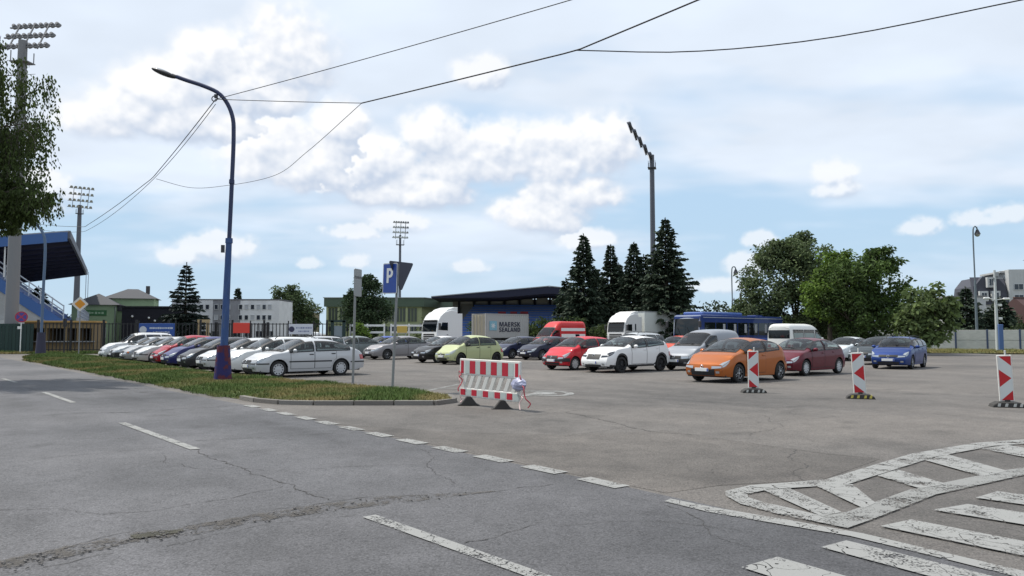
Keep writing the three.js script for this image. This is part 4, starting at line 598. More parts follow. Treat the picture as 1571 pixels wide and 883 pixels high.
{ // shipping container on its chassis
  const c = [-1.26, -81.9], t = thing('container_trailer', 'dark skeleton trailer carrying the shipping container', 'trailer', [c[0], 0, c[1]], NOSE);
  part('frame', [box(7.2, 0.22, 0.24, -0.3, 1.05, 0.5), box(7.2, 0.22, 0.24, -0.3, 1.05, -0.5), box(0.3, 0.16, 2.4, 2.7, 1.1, 0), box(0.3, 0.16, 2.4, -2.7, 1.1, 0)], M.dark, t); truckWheels(t, [[-1.6, 1.08, 1], [-1.6, -1.08, -1], [-2.9, 1.08, 1], [-2.9, -1.08, -1], [2.2, 1.08, 1], [2.2, -1.08, -1]], 0.48);
  const k = thing('shipping_container', 'weathered grey shipping container with dark lettering and tan end', 'container', [c[0], 1.185, c[1]], NOSE), gm = mat([0.40, 0.40, 0.385], 0.75), L = 6.06, W = 2.44, H = 2.6;
  const wave = (len, dep) => { const p = [[0, 0]], n = Math.round(len / 0.28); for (let i = 0; i < n; i++) { const x = i / n * len, w = len / n; p.push([x + 0.07 * w / 0.28, 0], [x + 0.11 * w / 0.28, -dep], [x + 0.21 * w / 0.28, -dep], [x + 0.25 * w / 0.28, 0]); } p.push([len, 0], [len, -0.06], [0, -0.06]); return prism(p, H - 0.24); };
  for (const s of [1, -1]) { const g = wave(L - 0.24, 0.036).rotateX(Math.PI / 2).translate(-(L - 0.24) / 2, H / 2, 0); if (s < 0) g.rotateY(Math.PI); part('side_wall', g.translate(0, 0, s * (W / 2 - 0.02)), gm, k); }
  const tan = mat([0.36, 0.32, 0.24], 0.85); const e = wave(W - 0.24, 0.036).rotateX(Math.PI / 2).translate(-(W - 0.24) / 2, H / 2, 0).rotateY(Math.PI / 2).translate(L / 2 - 0.02, 0, 0); part('end_wall', e, tan, k, 'tan weathered end wall');
  for (const z of [-0.85, -0.3, 0.3, 0.85]) part('locking_bar', cyl(0.025, 0.025, H - 0.3, L / 2 + 0.03, H / 2, z, 6), M.galv, k);
  part('back_wall', box(0.06, H - 0.24, W - 0.2, -L / 2 + 0.05, H / 2, 0), gm, k); part('roof', box(L - 0.1, 0.05, W - 0.1, 0, H - 0.06, 0), gm, k);
  const fr = []; for (const x of [-1, 1]) for (const z of [-1, 1]) fr.push(box(0.14, H, 0.14, x * (L / 2 - 0.07), H / 2, z * (W / 2 - 0.07))); for (const z of [-1, 1]) for (const y of [0.07, H - 0.07]) fr.push(box(L - 0.28, 0.13, 0.13, 0, y, z * (W / 2 - 0.066))); part('corner_frame', fr, mat([0.36, 0.355, 0.34], 0.75), k);
  const ink = mat([0.03, 0.035, 0.06], 0.7), flipped = (g, x, y, off) => g.rotateY(Math.PI).translate(x, y, -W / 2 - off);
  for (const [str, y, h] of [['MAERSK', 1.22, 0.5], ['SEALAND', 0.66, 0.46]]) { const g = letters(str, h, 0.012); g.scale(3.0 / g.boundingBox.max.x, 1, 1); part('lettering', flipped(g, 1.2, y, 0.004), ink, k); }
  part('blue_square', box(1.0, 1.0, 0.012, 2.0, 1.3, -W / 2 - 0.006), mat([0.22, 0.42, 0.5], 0.7), k); const star = new THREE.Shape(); for (let i = 0; i < 14; i++) { const a = i / 14 * 6.2832, r = i % 2 ? 0.15 : 0.36; i ? star.lineTo(Math.cos(a) * r, Math.sin(a) * r) : star.moveTo(r, 0); } part('star_emblem', flipped(new THREE.ExtrudeGeometry(star, { depth: 0.006, bevelEnabled: false }), 2.0, 1.3, 0.014), mat([0.6, 0.63, 0.63], 0.7), k);
}
{ // coach
  const t = thing('blue_bus', 'blue single deck bus with grey front facing the street', 'bus', [18.1, 0, -61.8], NOSE), L = 12, W = 2.5, blue = paint([0.018, 0.04, 0.16]), grey = paint([0.36, 0.40, 0.46]);
  part('body', prism([[-L / 2, 0.4], [-L / 2, 2.9], [-L / 2 + 0.15, 3.05], [L / 2 - 0.35, 3.1], [L / 2 - 0.1, 2.95], [L / 2, 1.5], [L / 2, 0.4]], W, 0.1), blue, t);
  const f = (z, y) => V3(pchip([[0.4, L / 2], [1.5, L / 2], [2.95, L / 2 - 0.1], [3.1, L / 2 - 0.3]])(y) + 0.0 - 0.06 * (z / 1.25) ** 2, y, z);
  part('front_panel', skin(f, -1.22, 1.22, 0.42, 3.02, 8, 8, 0.03), grey, t); part('windscreen', skin(f, -1.12, 1.12, 1.25, 2.78, 8, 6, 0.05), M.glass, t); part('wiper', [rod(f(-0.6, 1.3).add(V3(0.08, 0, 0)), f(-0.1, 2.1).add(V3(0.08, 0, 0)), 0.015), rod(f(0.4, 1.3).add(V3(0.08, 0, 0)), f(0.8, 2.1).add(V3(0.08, 0, 0)), 0.015)], M.black, t);
  part('air_conditioner', rbox(5.4, 0.26, 1.9, 0.1, 2.4, 3.2, 0), paint([0.08, 0.14, 0.38]), t); part('roof_vent', [rbox(1, 0.12, 0.9, 0.05, -3.6, 3.14, 0)], blue, t);
  for (const s of [1, -1]) {
    for (let i = 0; i < 7; i++) { const x = L / 2 - 1.35 - i * 1.5; part('side_window', rbox(1.4, 1.02, 0.03, 0.012, x, 2.0, s * (W / 2 + 0.004), 1), M.glass, t); if (i > 0) part('curtain', box(0.3, 0.7, 0.012, x - 0.35, 2.05, s * (W / 2 + 0.024)), mat([0.35, 0.36, 0.38], 0.9), t); }
    part('gutter', box(L - 0.6, 0.05, 0.04, -0.2, 2.88, s * (W / 2 + 0.01)), grey, t);
    part('side_stripe', box(L - 0.4, 0.3, 0.012, -0.1, 1.12, s * (W / 2 + 0.007)), paint([0.06, 0.12, 0.42]), t); part('mirror', rbox(0.12, 0.5, 0.24, 0.05, L / 2 + 0.35, 2.35, s * 1.55), M.blackPlastic, t); part('mirror_arm', rod(V3(L / 2 - 0.2, 2.9, s * 1.15), V3(L / 2 + 0.35, 2.6, s * 1.55), 0.025), M.blackPlastic, t);
    part('headlight', rbox(0.08, 0.2, 0.4, 0.04, L / 2 + 0.03, 0.8, s * 0.9), M.lampGlass, t);
    for (const x of [3.3, -2.9]) part('wheel_arch', new THREE.CylinderGeometry(0.58, 0.58, 0.02, 20).rotateX(Math.PI / 2).translate(x, 0.5, s * (W / 2 + 0.004)), M.dark, t);
  }
  truckWheels(t, [[3.3, 1.2, 1], [3.3, -1.2, -1], [-2.9, 1.2, 1], [-2.9, -1.2, -1]], 0.48);
}

// ---------------------------------------------------------------- lamp posts, masts, signs, wires, barrier, markers
function lampHead(parent, p, dir, s, m) {                       // long flat street lamp pointing along dir
  const q = new THREE.Quaternion().setFromUnitVectors(V3(1, 0, 0), dir.clone().normalize()), put = (g) => g.applyQuaternion(q).translate(p.x, p.y, p.z);
  const hull = new THREE.SphereGeometry(1, 16, 8).scale(0.46 * s, 0.09 * s, 0.17 * s).translate(0.42 * s, 0.03 * s, 0);
  const h = part('lamp_head', put(join([hull, cyl(0.06 * s, 0.06 * s, 0.28 * s, 0, 0, 0, 10).rotateZ(Math.PI / 2)])), m, parent); part('lamp_glass', put(new THREE.SphereGeometry(1, 14, 8, 0, 6.283, Math.PI / 2, Math.PI / 2).scale(0.32 * s, 0.075 * s, 0.14 * s).translate(0.48 * s, 0.0, 0)), M.lampGlass, h);
  return h;
}
const blueTex = dataTex(256, (u, v) => { const a = tileNoise(u, v, 8, 5, 31), k = sst(0.6, 0.75, a); return [mix(0.18, 0.25, k) * (0.8 + a * 0.4), mix(0.29, 0.31, k) * (0.8 + a * 0.4), mix(0.48, 0.42, k) * (0.8 + a * 0.4)]; }, true);
const bluePaint = new THREE.MeshStandardMaterial({ map: blueTex, roughness: 0.6, side: THREE.DoubleSide });
const rustTex = dataTex(256, (u, v) => { const a = tileNoise(u, v, 8, 5, 41), k = sst(0.42, 0.62, a + 0.35 * Math.max(0, Math.abs(v - 0.5) * 2 - 0.55)); return [mix(0.13, 0.33, k), mix(0.11, 0.10, k), mix(0.34, 0.17, k)]; }, true);
const rustPaint = new THREE.MeshStandardMaterial({ map: rustTex, roughness: 0.75, side: THREE.DoubleSide }), darkLamp = mat([0.035, 0.035, 0.04], 0.5, 0.2), navyPaint = mat([0.022, 0.032, 0.085], 0.6);
{
  const t = thing('street_lamp', 'tall blue street lamp with curved arm on the kerbed grass verge', 'street lamp', [-9.49, 0.07, -24.6]);
  part('base_sleeve', [new THREE.CylinderGeometry(0.2, 0.29, 1.16, 16, 4).translate(0, 0.58, 0), cyl(0.31, 0.31, 0.06, 0, 0.03, 0, 16)], rustPaint, t);
  part('lower_pole', new THREE.CylinderGeometry(0.095, 0.125, 3.6, 14).translate(0, 1.8, 0).rotateZ(-0.022).translate(0.02, 1.1, 0), bluePaint, t); part('collar', cyl(0.115, 0.12, 0.16, 0.1, 4.62, 0, 14), bluePaint, t);
  part('upper_pole', tube([[0.1, 4.5], [0.14, 6.2], [0.17, 8.2], [0.13, 8.75], [-0.06, 9.24], [-0.36, 9.6], [-0.9, 9.86], [-1.5, 10.06], [-1.8, 10.17]].map(([x, y]) => V3(x, y, 0)), 0.068, 50, 10), navyPaint, t); part('pole_joint', cyl(0.085, 0.09, 0.14, 0.145, 6.6, 0, 12), navyPaint, t);
  lampHead(t, V3(-1.82, 10.17, 0), V3(-0.93, 0.36, 0), 1.0, darkLamp); part('wire_clamp', [new THREE.TorusGeometry(0.09, 0.018, 6, 14).translate(-0.5, 9.42, 0), box(0.1, 0.12, 0.08, -0.45, 9.5, 0), box(0.1, 0.25, 0.08, -0.1, 4.35, 0)], darkLamp, t);
}
{
  const t = thing('street_lamp', 'slim blue street lamp at the end of the verge before the grandstand', 'street lamp', [-35.1, 0.02, -55.7]);
  part('base_sleeve', new THREE.CylinderGeometry(0.26, 0.36, 1.7, 14).translate(0, 0.85, 0), mat([0.035, 0.035, 0.06], 0.8), t); part('pole', tube([[0, 1.5], [0.03, 5], [0.03, 8.3], [-0.1, 9.0], [-0.45, 9.55], [-0.95, 9.98], [-1.5, 10.2]].map(([x, y]) => V3(x, y, 0)), 0.1, 40, 8), mat([0.09, 0.14, 0.22], 0.6), t); lampHead(t, V3(-1.5, 10.2, 0), V3(-1, 0.1, 0), 1.1, darkLamp);
}
for (const [x, z, h, lx, label] of [[49.8, -80, 13.2, 0.45, 'tall grey swan neck lamp behind the pale panel wall'], [28.1, -95, 10.2, 0.5, 'small swan neck lamp beside the broad green tree']]) {
  const t = thing('swan_neck_lamp', label, 'street lamp', [x, 0, z], 0, 'swan neck lamps'); part('pole', [cyl(0.11, 0.15, h * 0.55, 0, h * 0.275, 0, 10), tube([[0, h * 0.5], [0, h - 0.5], [0.05, h - 0.15], [lx * 0.5, h + 0.02], [lx * 0.9, h - 0.12], [lx, h - 0.35]].map(([a, b]) => V3(a, b, 0)), 0.075, 30, 8)], mat([0.13, 0.16, 0.18], 0.6), t);
  const hd = part('lamp_head', new THREE.CylinderGeometry(0.12, 0.32, 0.5, 14).translate(lx, h - 0.6, 0), darkLamp, t); part('lamp_bowl', new THREE.SphereGeometry(0.27, 14, 8, 0, 6.283, Math.PI / 2, Math.PI / 2).translate(lx, h - 0.85, 0), M.lampGlass, hd);
}
{ // pale concrete service pole with blue foot in front of the wall
  const t = thing('utility_pole', 'pale concrete utility pole with blue foot in front of the panel wall', 'pole', [45.45, 0, -70]);
  part('pole', cyl(0.1, 0.16, 7.6, 0, 3.8, 0, 12), mat([0.5, 0.52, 0.52], 0.9), t); part('blue_foot', rbox(0.42, 2.5, 0.4, 0.04, 0.2, 1.25, 0.12), mat([0.07, 0.13, 0.3], 0.7), t); part('crossarm', [box(1.0, 0.12, 0.12, 0.25, 6.85, 0), box(0.3, 0.4, 0.3, 0.15, 7.2, 0)], M.galv, t);
  for (const y of [4.3, 3.05, 2.3]) part('junction_box', rbox(0.32, 0.22, 0.2, 0.03, 0.3, y, 0.1), M.white, t); part('bracket_lamp', [rod(V3(0, 4.8, 0), V3(-0.75, 4.95, 0), 0.04), rbox(0.55, 0.2, 0.25, 0.08, -0.85, 4.95, 0), rod(V3(0, 4.8, 0), V3(0.8, 4.9, 0), 0.04), rbox(0.6, 0.2, 0.25, 0.08, 1.0, 4.9, 0)], M.white, t);
}
{ const t = thing('utility_pole', 'dark wooden pole with crossarm at the edge of the broad green tree', 'pole', [30.4, 0, -99]); part('pole', cyl(0.16, 0.2, 7.0, 0, 3.5, 0, 8), mat([0.06, 0.055, 0.05], 0.9), t); part('crossarm', [box(1.8, 0.14, 0.14, -0.2, 6.1, 0), box(1.4, 0.14, 0.14, -0.1, 5.2, 0)], mat([0.06, 0.055, 0.05], 0.9), t); part('insulator', [-0.9, -0.3, 0.5].map((x) => cyl(0.06, 0.08, 0.22, x, 6.28, 0, 8)), M.galv, t); }

function mast(label, [x, z], h, r0, r1, aim, rows, cols, sp, rh, lean, wide, m) {   // aim: direction the lamps face in plan; lean: how far the frame overhangs per metre of height
  const t = thing('floodlight_mast', label, 'floodlight mast', [x, 0, z], Math.atan2(aim[0], aim[1]), 'stadium floodlight masts');   // local +z faces the pitch
  part('mast', new THREE.CylinderGeometry(r1, r0, h, 14).translate(0, h / 2, 0), m, t);
  const H = rows * rh, fr = [], y0 = h - 0.6, w = cols * sp; for (let k = 0; k < rows; k++) fr.push(box(w, 0.1, 0.14, 0, y0 + k * rh, k * rh * lean)); for (const s of [-1, 0, 1]) fr.push(bar(V3(s * w * 0.3, y0 - 0.2, -0.05), V3(s * w * 0.3, y0 + H - rh + 0.3, (H - rh) * lean + 0.05), 0.1, 0.1)); fr.push(box(1.6, 0.08, 1.2, 0, y0 - 1.4, 0), box(0.06, 1, 0.06, 0.7, y0 - 0.9, 0.5), box(0.06, 1, 0.06, -0.7, y0 - 0.9, 0.5), box(0.06, 1, 0.06, -0.7, y0 - 0.9, -0.5), box(0.06, 1, 0.06, 0.7, y0 - 0.9, -0.5));
  part('lamp_frame', fr, m, t);
  const lg = join([new THREE.CylinderGeometry(wide * 0.5, wide * 0.28, wide * 0.75, 12).rotateX(Math.PI / 2), box(wide * 0.2, wide * 0.6, wide * 0.2, 0, -wide * 0.35, -wide * 0.2)]).rotateX(0.45), gg = new THREE.CircleGeometry(wide * 0.47, 12).translate(0, 0, wide * 0.39).rotateX(0.45);
  for (let k = 0; k < rows; k++) for (let i = 0; i < cols; i++) { const l = part('floodlight', lg, m, t); l.position.set((i + 0.5) * sp - w / 2, y0 + k * rh + wide * 0.45, k * rh * lean + wide * 0.3); part('lens', gg, M.lampGlass, l); }
  return t;
}
const mastM = mat([0.10, 0.105, 0.125], 0.6, 0.2), mastGrey = mat([0.2, 0.2, 0.205], 0.8);
mast('huge grey floodlight mast rising behind the birch foliage', [-43.6, -65], 27.7, 0.55, 0.36, [0.1, -0.995], 3, 9, 0.53, 1.2, 0.55, 0.5, mastGrey);
mast('dark floodlight mast beyond the tip of the blue grandstand roof', [-99.4, -170], 31.2, 0.75, 0.4, [0.62, 0.78], 4, 6, 0.85, 1.35, 0.5, 0.62, mastM);
mast('slim floodlight mast appearing above the parking sign', [-22.63, -150], 21.6, 0.32, 0.22, [0.3, 0.95], 4, 7, 0.46, 0.98, 0.3, 0.42, mastM);
mast('black floodlight mast standing among the dark spruces', [20.9, -110], 28.3, 0.42, 0.34, [-0.97, -0.24], 5, 7, 0.7, 1.18, 0.62, 0.7, mastM);

// signs
const signBack = mat([0.045, 0.052, 0.075], 0.6, 0.2), poleM = mat([0.24, 0.245, 0.245], 0.6, 0.4);
function plate(w, h, r) { const s = new THREE.Shape(), x = -w / 2, y = -h / 2; s.moveTo(x + r, y); s.lineTo(x + w - r, y); s.quadraticCurveTo(x + w, y, x + w, y + r); s.lineTo(x + w, y + h - r); s.quadraticCurveTo(x + w, y + h, x + w - r, y + h); s.lineTo(x + r, y + h); s.quadraticCurveTo(x, y + h, x, y + h - r); s.lineTo(x, y + r); s.quadraticCurveTo(x, y, x + r, y); return s; }
const slab = (s, d) => new THREE.ExtrudeGeometry(s, { depth: d, bevelEnabled: false, curveSegments: 8 });
{
  const t = thing('parking_sign', 'blue parking sign with white letter and a triangular sign seen edgewise on one leaning pole', 'sign', [-3.34, 0.08, -20.96]);
  const g = new THREE.Group(); g.name = 'sign_plate'; g.position.set(0.03, 3.02, 0.05); g.rotation.y = -0.88; g.rotation.z = -0.04; 
  part('pole', cyl(0.035, 0.038, 3.5, 0, 1.75, 0, 10).rotateZ(-0.035), poleM, t);
  const pm = part('parking_plate', slab(plate(0.62, 0.86, 0.05), 0.025), signBack, t); pm.position.set(-0.07, 3.08, 0.055); pm.rotation.set(0, -0.72, -0.03);
  part('white_rim', slab(plate(0.62, 0.86, 0.05), 0.003).translate(0, 0, 0.0255), mat([0.55, 0.56, 0.56], 0.4), pm); part('blue_field', slab(plate(0.57, 0.81, 0.035), 0.003).translate(0, 0, 0.029), mat([0.012, 0.05, 0.26], 0.4), pm);
  const L = letters('P', 0.42, 0.004), bb = L.boundingBox; part('letter', L.translate(-(bb.max.x + bb.min.x) / 2, -0.13, 0.0325), mat([0.6, 0.61, 0.61], 0.4), pm);
  const tri = new THREE.Shape(); tri.moveTo(-0.44, 0.36); tri.lineTo(0.44, 0.36); tri.quadraticCurveTo(0.49, 0.34, 0.46, 0.29); tri.lineTo(0.04, -0.42); tri.quadraticCurveTo(0, -0.46, -0.04, -0.42); tri.lineTo(-0.46, 0.29); tri.quadraticCurveTo(-0.49, 0.34, -0.44, 0.36);
  const tp = part('triangle_plate', slab(tri, 0.02), signBack, t, 'triangular sign plate seen from its dark back'); tp.position.set(0.19, 3.2, -0.12); tp.rotation.set(0, 0.95, 0); part('clamp', [box(0.12, 0.05, 0.1, 0.06, 3.35, 0), box(0.12, 0.05, 0.1, 0.06, 2.85, 0)], M.galv, t);
}
{
  const t = thing('blank_sign', 'thin sign pole with two grey plates turned edgewise beside the parking sign', 'sign', [-4.86, 0.08, -22.76]);
  part('pole', cyl(0.035, 0.038, 3.45, 0.03, 1.72, 0, 10).rotateZ(-0.012), poleM, t); for (const [y, w, h] of [[3.36, 0.5, 0.3], [2.98, 0.5, 0.62]]) { const p = part('plate', slab(plate(w, h, 0.04), 0.02), mat([0.3, 0.31, 0.31], 0.5, 0.4), t); p.position.set(0.12, y, -0.06); p.rotation.y = 1.32; }
}
{
  const t = thing('priority_sign', 'orange diamond priority sign with white border beside the slim lamp', 'sign', [-31.33, 0.02, -54.09]); part('pole', cyl(0.04, 0.04, 3.6, 0, 1.8, 0, 8), poleM, t);
  const p = part('diamond_plate', slab(plate(0.78, 0.78, 0.08), 0.02).rotateZ(Math.PI / 4), mat([0.62, 0.6, 0.55], 0.5), t); p.position.set(0, 3.75, 0.05); p.rotation.y = 0.5; part('orange_field', slab(plate(0.5, 0.5, 0.05), 0.004).rotateZ(Math.PI / 4).translate(0, 0, 0.021), mat([0.62, 0.25, 0.015], 0.5), p);
  const u = thing('sign_post', 'bare thin grey post between the slim lamp and the diamond sign', 'post', [-32.4, 0.02, -54.1]); part('pole', cyl(0.045, 0.045, 2.6, 0, 1.3, 0, 8), M.dark, u); part('top_plate', rbox(0.12, 0.6, 0.3, 0.02, 0, 2.4, 0), M.dark, u);
}
{
  const t = thing('no_stopping_sign', 'small round purple red no stopping sign by the green fence', 'sign', [-40.9, 0.02, -62.2], 0.5); part('pole', cyl(0.04, 0.04, 2.9, 0, 1.45, 0, 8), M.white, t);
  const p = part('round_plate', new THREE.CylinderGeometry(0.46, 0.46, 0.02, 28).rotateX(Math.PI / 2).translate(0, 3.0, 0.05), mat([0.36, 0.03, 0.06], 0.5), t); part('blue_field', new THREE.CircleGeometry(0.36, 28).translate(0, 3.0, 0.063), mat([0.06, 0.05, 0.26], 0.5), p); part('red_cross', [box(0.09, 0.72, 0.004).rotateZ(0.78).translate(0, 3.0, 0.067), box(0.09, 0.72, 0.004).rotateZ(-0.78).translate(0, 3.0, 0.0725)], mat([0.38, 0.03, 0.06], 0.5), p); part('small_plate', rbox(0.3, 0.22, 0.02, 0.01, -0.1, 2.1, 0.05), M.white, t);
}

// overhead wires
function wire(name, label, pts, r, sag = 0) {
  const P = []; for (let i = 0; i < pts.length - 1; i++) { const a = V3(...pts[i]), b = V3(...pts[i + 1]); for (let k = 0; k < 12; k++) { const f = k / 12, p = a.clone().lerp(b, f); p.y -= 4 * sag * f * (1 - f) * a.distanceTo(b) / 20; P.push(p); } } P.push(V3(...pts[pts.length - 1])); if (!sag) P.splice(0, P.length, ...pts.map((p) => V3(...p)));
  const m = new THREE.Mesh(tube(P, r, Math.max(60, P.length * 2), 5), M.black); m.name = numbered(name); m.castShadow = true; m.userData = { label, category: 'cable', group: 'overhead cables' }; scene.add(m);
}
const CL = [-9.95, 9.47, -24.6], JN = [-4.76, 8.9, -23.21];
wire('overhead_cable', 'upper thin cable rising from the blue lamp to the top of the view', [CL, [1.35, 9.3, -16.78], [14, 9.7, -8], [34, 10.5, 6]], 0.012, 0.06);
wire('overhead_cable', 'thick bundled cable crossing the whole sky from a knot below the lamp arm', [JN, [1.65, 8.8, -18.55], [4.12, 9.0, -16.13], [14, 9.8, -6.5], [34, 10.9, 12]], 0.02, 0.02);
wire('overhead_cable', 'level cable joining the blue lamp to the cable knot', [CL, JN], 0.012, 0.05);
wire('overhead_cable', 'gently curved cable running off over the zebra crossing', [[1.65, 8.8, -18.55], [4.3, 8.55, -18.0], [7.3, 8.48, -17.0], [10.76, 8.66, -15.4], [16, 9.1, -13.2], [26, 10.2, -9], [44, 12.4, -1]], 0.015, 0);
wire('overhead_cable', 'slack cable hanging behind the blue lamp post', [JN, [-7.6, 8.35, -27.3], [-9.78, 8.08, -30.25], [-12.2, 7.95, -31.6], [-14.18, 8.02, -32.39], [-15.4, 8.3, -31.9]], 0.01, 0);
wire('overhead_cable', 'cable falling from the blue lamp towards the grandstand', [CL, [-15.4, 8.3, -31.62], [-26.76, 8.3, -46.34], [-36.1, 9.9, -55.6]], 0.015, 0.1);
wire('overhead_cable', 'second cable falling from the blue lamp just below the other', [[-9.95, 9.3, -24.6], [-15.4, 8.2, -31.62], [-26.76, 8.0, -46.34], [-36.1, 9.6, -55.6]], 0.011, 0.25);

// red and white barrier
const plasticW = mat([0.60, 0.59, 0.55], 0.6), redFilm = mat([0.42, 0.012, 0.03], 0.45), greyFilm = mat([0.42, 0.47, 0.44], 0.45), footM = mat([0.045, 0.043, 0.04], 0.95);
{
  const t = thing('barrier', 'red and white plastic road barrier with slanted slats at the verge tip', 'barrier', [-0.5, 0, -16.38], Math.atan2(-1.44, 1.39) + 0.0); t.rotation.z = -0.012;
  const L = 1.96, fr = [[0.30, 0.05], [0.47, 0.05], [0.655, 0.05], [0.985, 0.05]];
  part('top_board', rbox(L, 0.37, 0.055, 0.02, 0, 0.85, 0), plasticW, t); part('bottom_board', rbox(L - 0.06, 0.2, 0.055, 0.02, -0.02, 0.28, 0), plasticW, t);
  for (let i = 0; i < 8; i++) { const x = -0.9 + i * 0.235; part('slat', prism([[x - 0.055, 0.36], [x + 0.06, 0.36], [x + 0.21, 0.68], [x + 0.095, 0.68]], 0.045, 0.008), plasticW, t); } part('end_post', rbox(0.06, 0.4, 0.05, 0.015, 0.93, 0.52, 0), plasticW, t); part('end_post', rbox(0.05, 0.4, 0.05, 0.015, -0.955, 0.52, 0), plasticW, t);
  for (const s of [1, -1]) { for (let i = 0; i < 6; i++) { const w = i === 0 || i === 5 ? 0.09 : 0.18, x = -0.88 + i * 0.352; part('red_stripe', box(w, 0.28, 0.006, x, 0.85, s * 0.031), redFilm, t); if (i < 5) part('white_stripe', box(0.15, 0.28, 0.005, x + 0.176, 0.85, s * 0.0305), greyFilm, t); } for (let i = 0; i < 5; i++) { part('red_stripe', box(0.17, 0.13, 0.006, -0.85 + i * 0.38, 0.285, s * 0.031), redFilm, t); part('white_stripe', box(0.15, 0.13, 0.005, -0.66 + i * 0.38, 0.285, s * 0.0305), greyFilm, t); } }
  for (const x of [-0.68, 0.42]) part('foot', [prism([[-0.25, 0], [-0.17, 0.04], [-0.045, 0.2], [0.045, 0.2], [0.17, 0.04], [0.25, 0]], 0.22, 0.02).rotateY(Math.PI / 2 * 0.55).translate(x, 0, 0)], footM, t);
  // striped tape tied round the ends, and a plastic bag
  const r = rng(9), tape = (name, x0, n, m) => { const p = []; let x = x0, y = 0.75, z = 0.05; for (let i = 0; i < n; i++) { p.push(V3(x, Math.max(0.03, y), z)); x += (r() - 0.5) * 0.16; y -= 0.75 / n * (0.4 + 1.2 * r()); z += (r() - 0.5) * 0.14; } return part(name, new THREE.TubeGeometry(new THREE.CatmullRomCurve3(p), 60, 0.014, 4), m, t); };
  tape('striped_tape', -0.98, 9, mat([0.6, 0.42, 0.40], 0.6)); tape('striped_tape', -0.96, 7, mat([0.45, 0.06, 0.08], 0.6)); tape('striped_tape', 0.98, 8, mat([0.62, 0.45, 0.43], 0.6)); tape('striped_tape', 1.0, 10, mat([0.42, 0.05, 0.07], 0.6));
  const bg = new THREE.IcosahedronGeometry(0.14, 4), p = bg.attributes.position; for (let i = 0; i < p.count; i++) { const x = p.getX(i), y = p.getY(i), z = p.getZ(i), k = 0.75 + 0.6 * fbm(x * 14 + 5 + z * 9, y * 14 + 3, 3); p.setXYZ(i, x * k * 1.25, y * k * 0.95, z * k * 0.6); } bg.computeVertexNormals();
  const bag = part('plastic_bag', bg, mat([0.33, 0.34, 0.46], 0.45), scene); bag.position.set(0.14, 0.55, -15.62); bag.rotation.y = -0.8; bag.userData = { label: 'pale lilac plastic bag hanging on the end of the road barrier', category: 'bag' };
}
// striped marker boards
function markerTex(flip) { return canvasTex(256, 1024, (g, w, h) => {
  g.fillStyle = '#c9cbc8'; g.fillRect(0, 0, w, h); g.fillStyle = '#b3121c'; const X = (x) => (flip ? w - x : x), poly = (P) => { g.beginPath(); P.forEach(([x, y], i) => (i ? g.lineTo(X(x * w), y * h) : g.moveTo(X(x * w), y * h))); g.closePath(); g.fill(); };
  poly([[0, 0], [0.95, 0], [0, 0.22]]); poly([[0.05, 0.5], [1, 0.3], [1, 0.7]]); poly([[0, 0.78], [0.95, 1], [0, 1]]);
}); }
const mkA = new THREE.MeshStandardMaterial({ map: markerTex(false), roughness: 0.45 }), mkB = new THREE.MeshStandardMaterial({ map: markerTex(true), roughness: 0.45 }), yellowM = mat([0.5, 0.42, 0.08], 0.8), paleM = mat([0.45, 0.45, 0.42], 0.8);
for (const [x, z, m, ym, tilt, label, turn] of [[6.6, -20.5, mkA, paleM, 0.0, 'striped marker board in front of the orange hatchback', 0.1], [8.65, -18.64, mkA, yellowM, 0.045, 'leaning striped marker board on a yellow and black foot', 0.35], [10.87, -16.49, mkB, paleM, 0.03, 'striped marker board with arrow the other way, in front of the pale wall', 0.3]]) {
  const t = thing('marker_board', label, 'marker board', [x, 0, z], -turn, 'striped marker boards');
  const bd = part('board', rbox(0.29, 1.02, 0.05, 0.02, 0, 0.63, 0), plasticW, t); bd.rotation.z = tilt; part('striped_face', new THREE.PlaneGeometry(0.245, 0.96).translate(0, 0.63, 0.0275), m, bd); part('striped_back', new THREE.PlaneGeometry(0.245, 0.96).rotateY(Math.PI).translate(0, 0.63, -0.0275), m, bd); part('top_pin', rbox(0.035, 0.12, 0.03, 0.01, 0.03, 1.18, 0), plasticW, bd);
  const ft = part('foot', [prism([[-0.33, 0], [-0.3, 0.06], [-0.2, 0.115], [0.2, 0.115], [0.3, 0.06], [0.33, 0]], 0.34, 0.02), box(0.1, 0.06, 0.09, 0, 0.13, 0)], footM, t); for (const k of [-0.2, -0.06, 0.1, 0.22]) part('reflector', prism([[k - 0.035, 0.02], [k - 0.015, 0.09], [k + 0.035, 0.09], [k + 0.02, 0.02]], 0.352), ym, ft);
}

// ---------------------------------------------------------------- buildings, stands, fences
function windowUnit(parent, w, h, x, y, z, turn, fm, pm, mull = 1) { const f = part('window', [box(w + 0.12, 0.06, 0.1, 0, h / 2 + 0.03, 0), box(w + 0.12, 0.06, 0.1, 0, -h / 2 - 0.03, 0), box(0.06, h, 0.1, -w / 2 - 0.03, 0, 0), box(0.06, h, 0.1, w / 2 + 0.03, 0, 0), ...(mull ? [box(0.05, h, 0.08, 0, 0, 0)] : [])], fm, parent); f.position.set(x, y, z); f.rotation.y = turn; part('pane', box(w, h, 0.03, 0, 0, -0.01), pm, f); return f; }
const plaster = (rgb, seed) => { const t = dataTex(256, (u, v) => { const a = tileNoise(u, v, 8, 5, seed), b = tileNoise(u, v, 64, 2, seed + 1), k = 0.84 + (a - 0.5) * 0.22 + (b - 0.5) * 0.08; return [k, k, k]; }); return mat(rgb, 0.92, 0, { map: t }); };
const pvc = mat([0.55, 0.56, 0.56], 0.5);
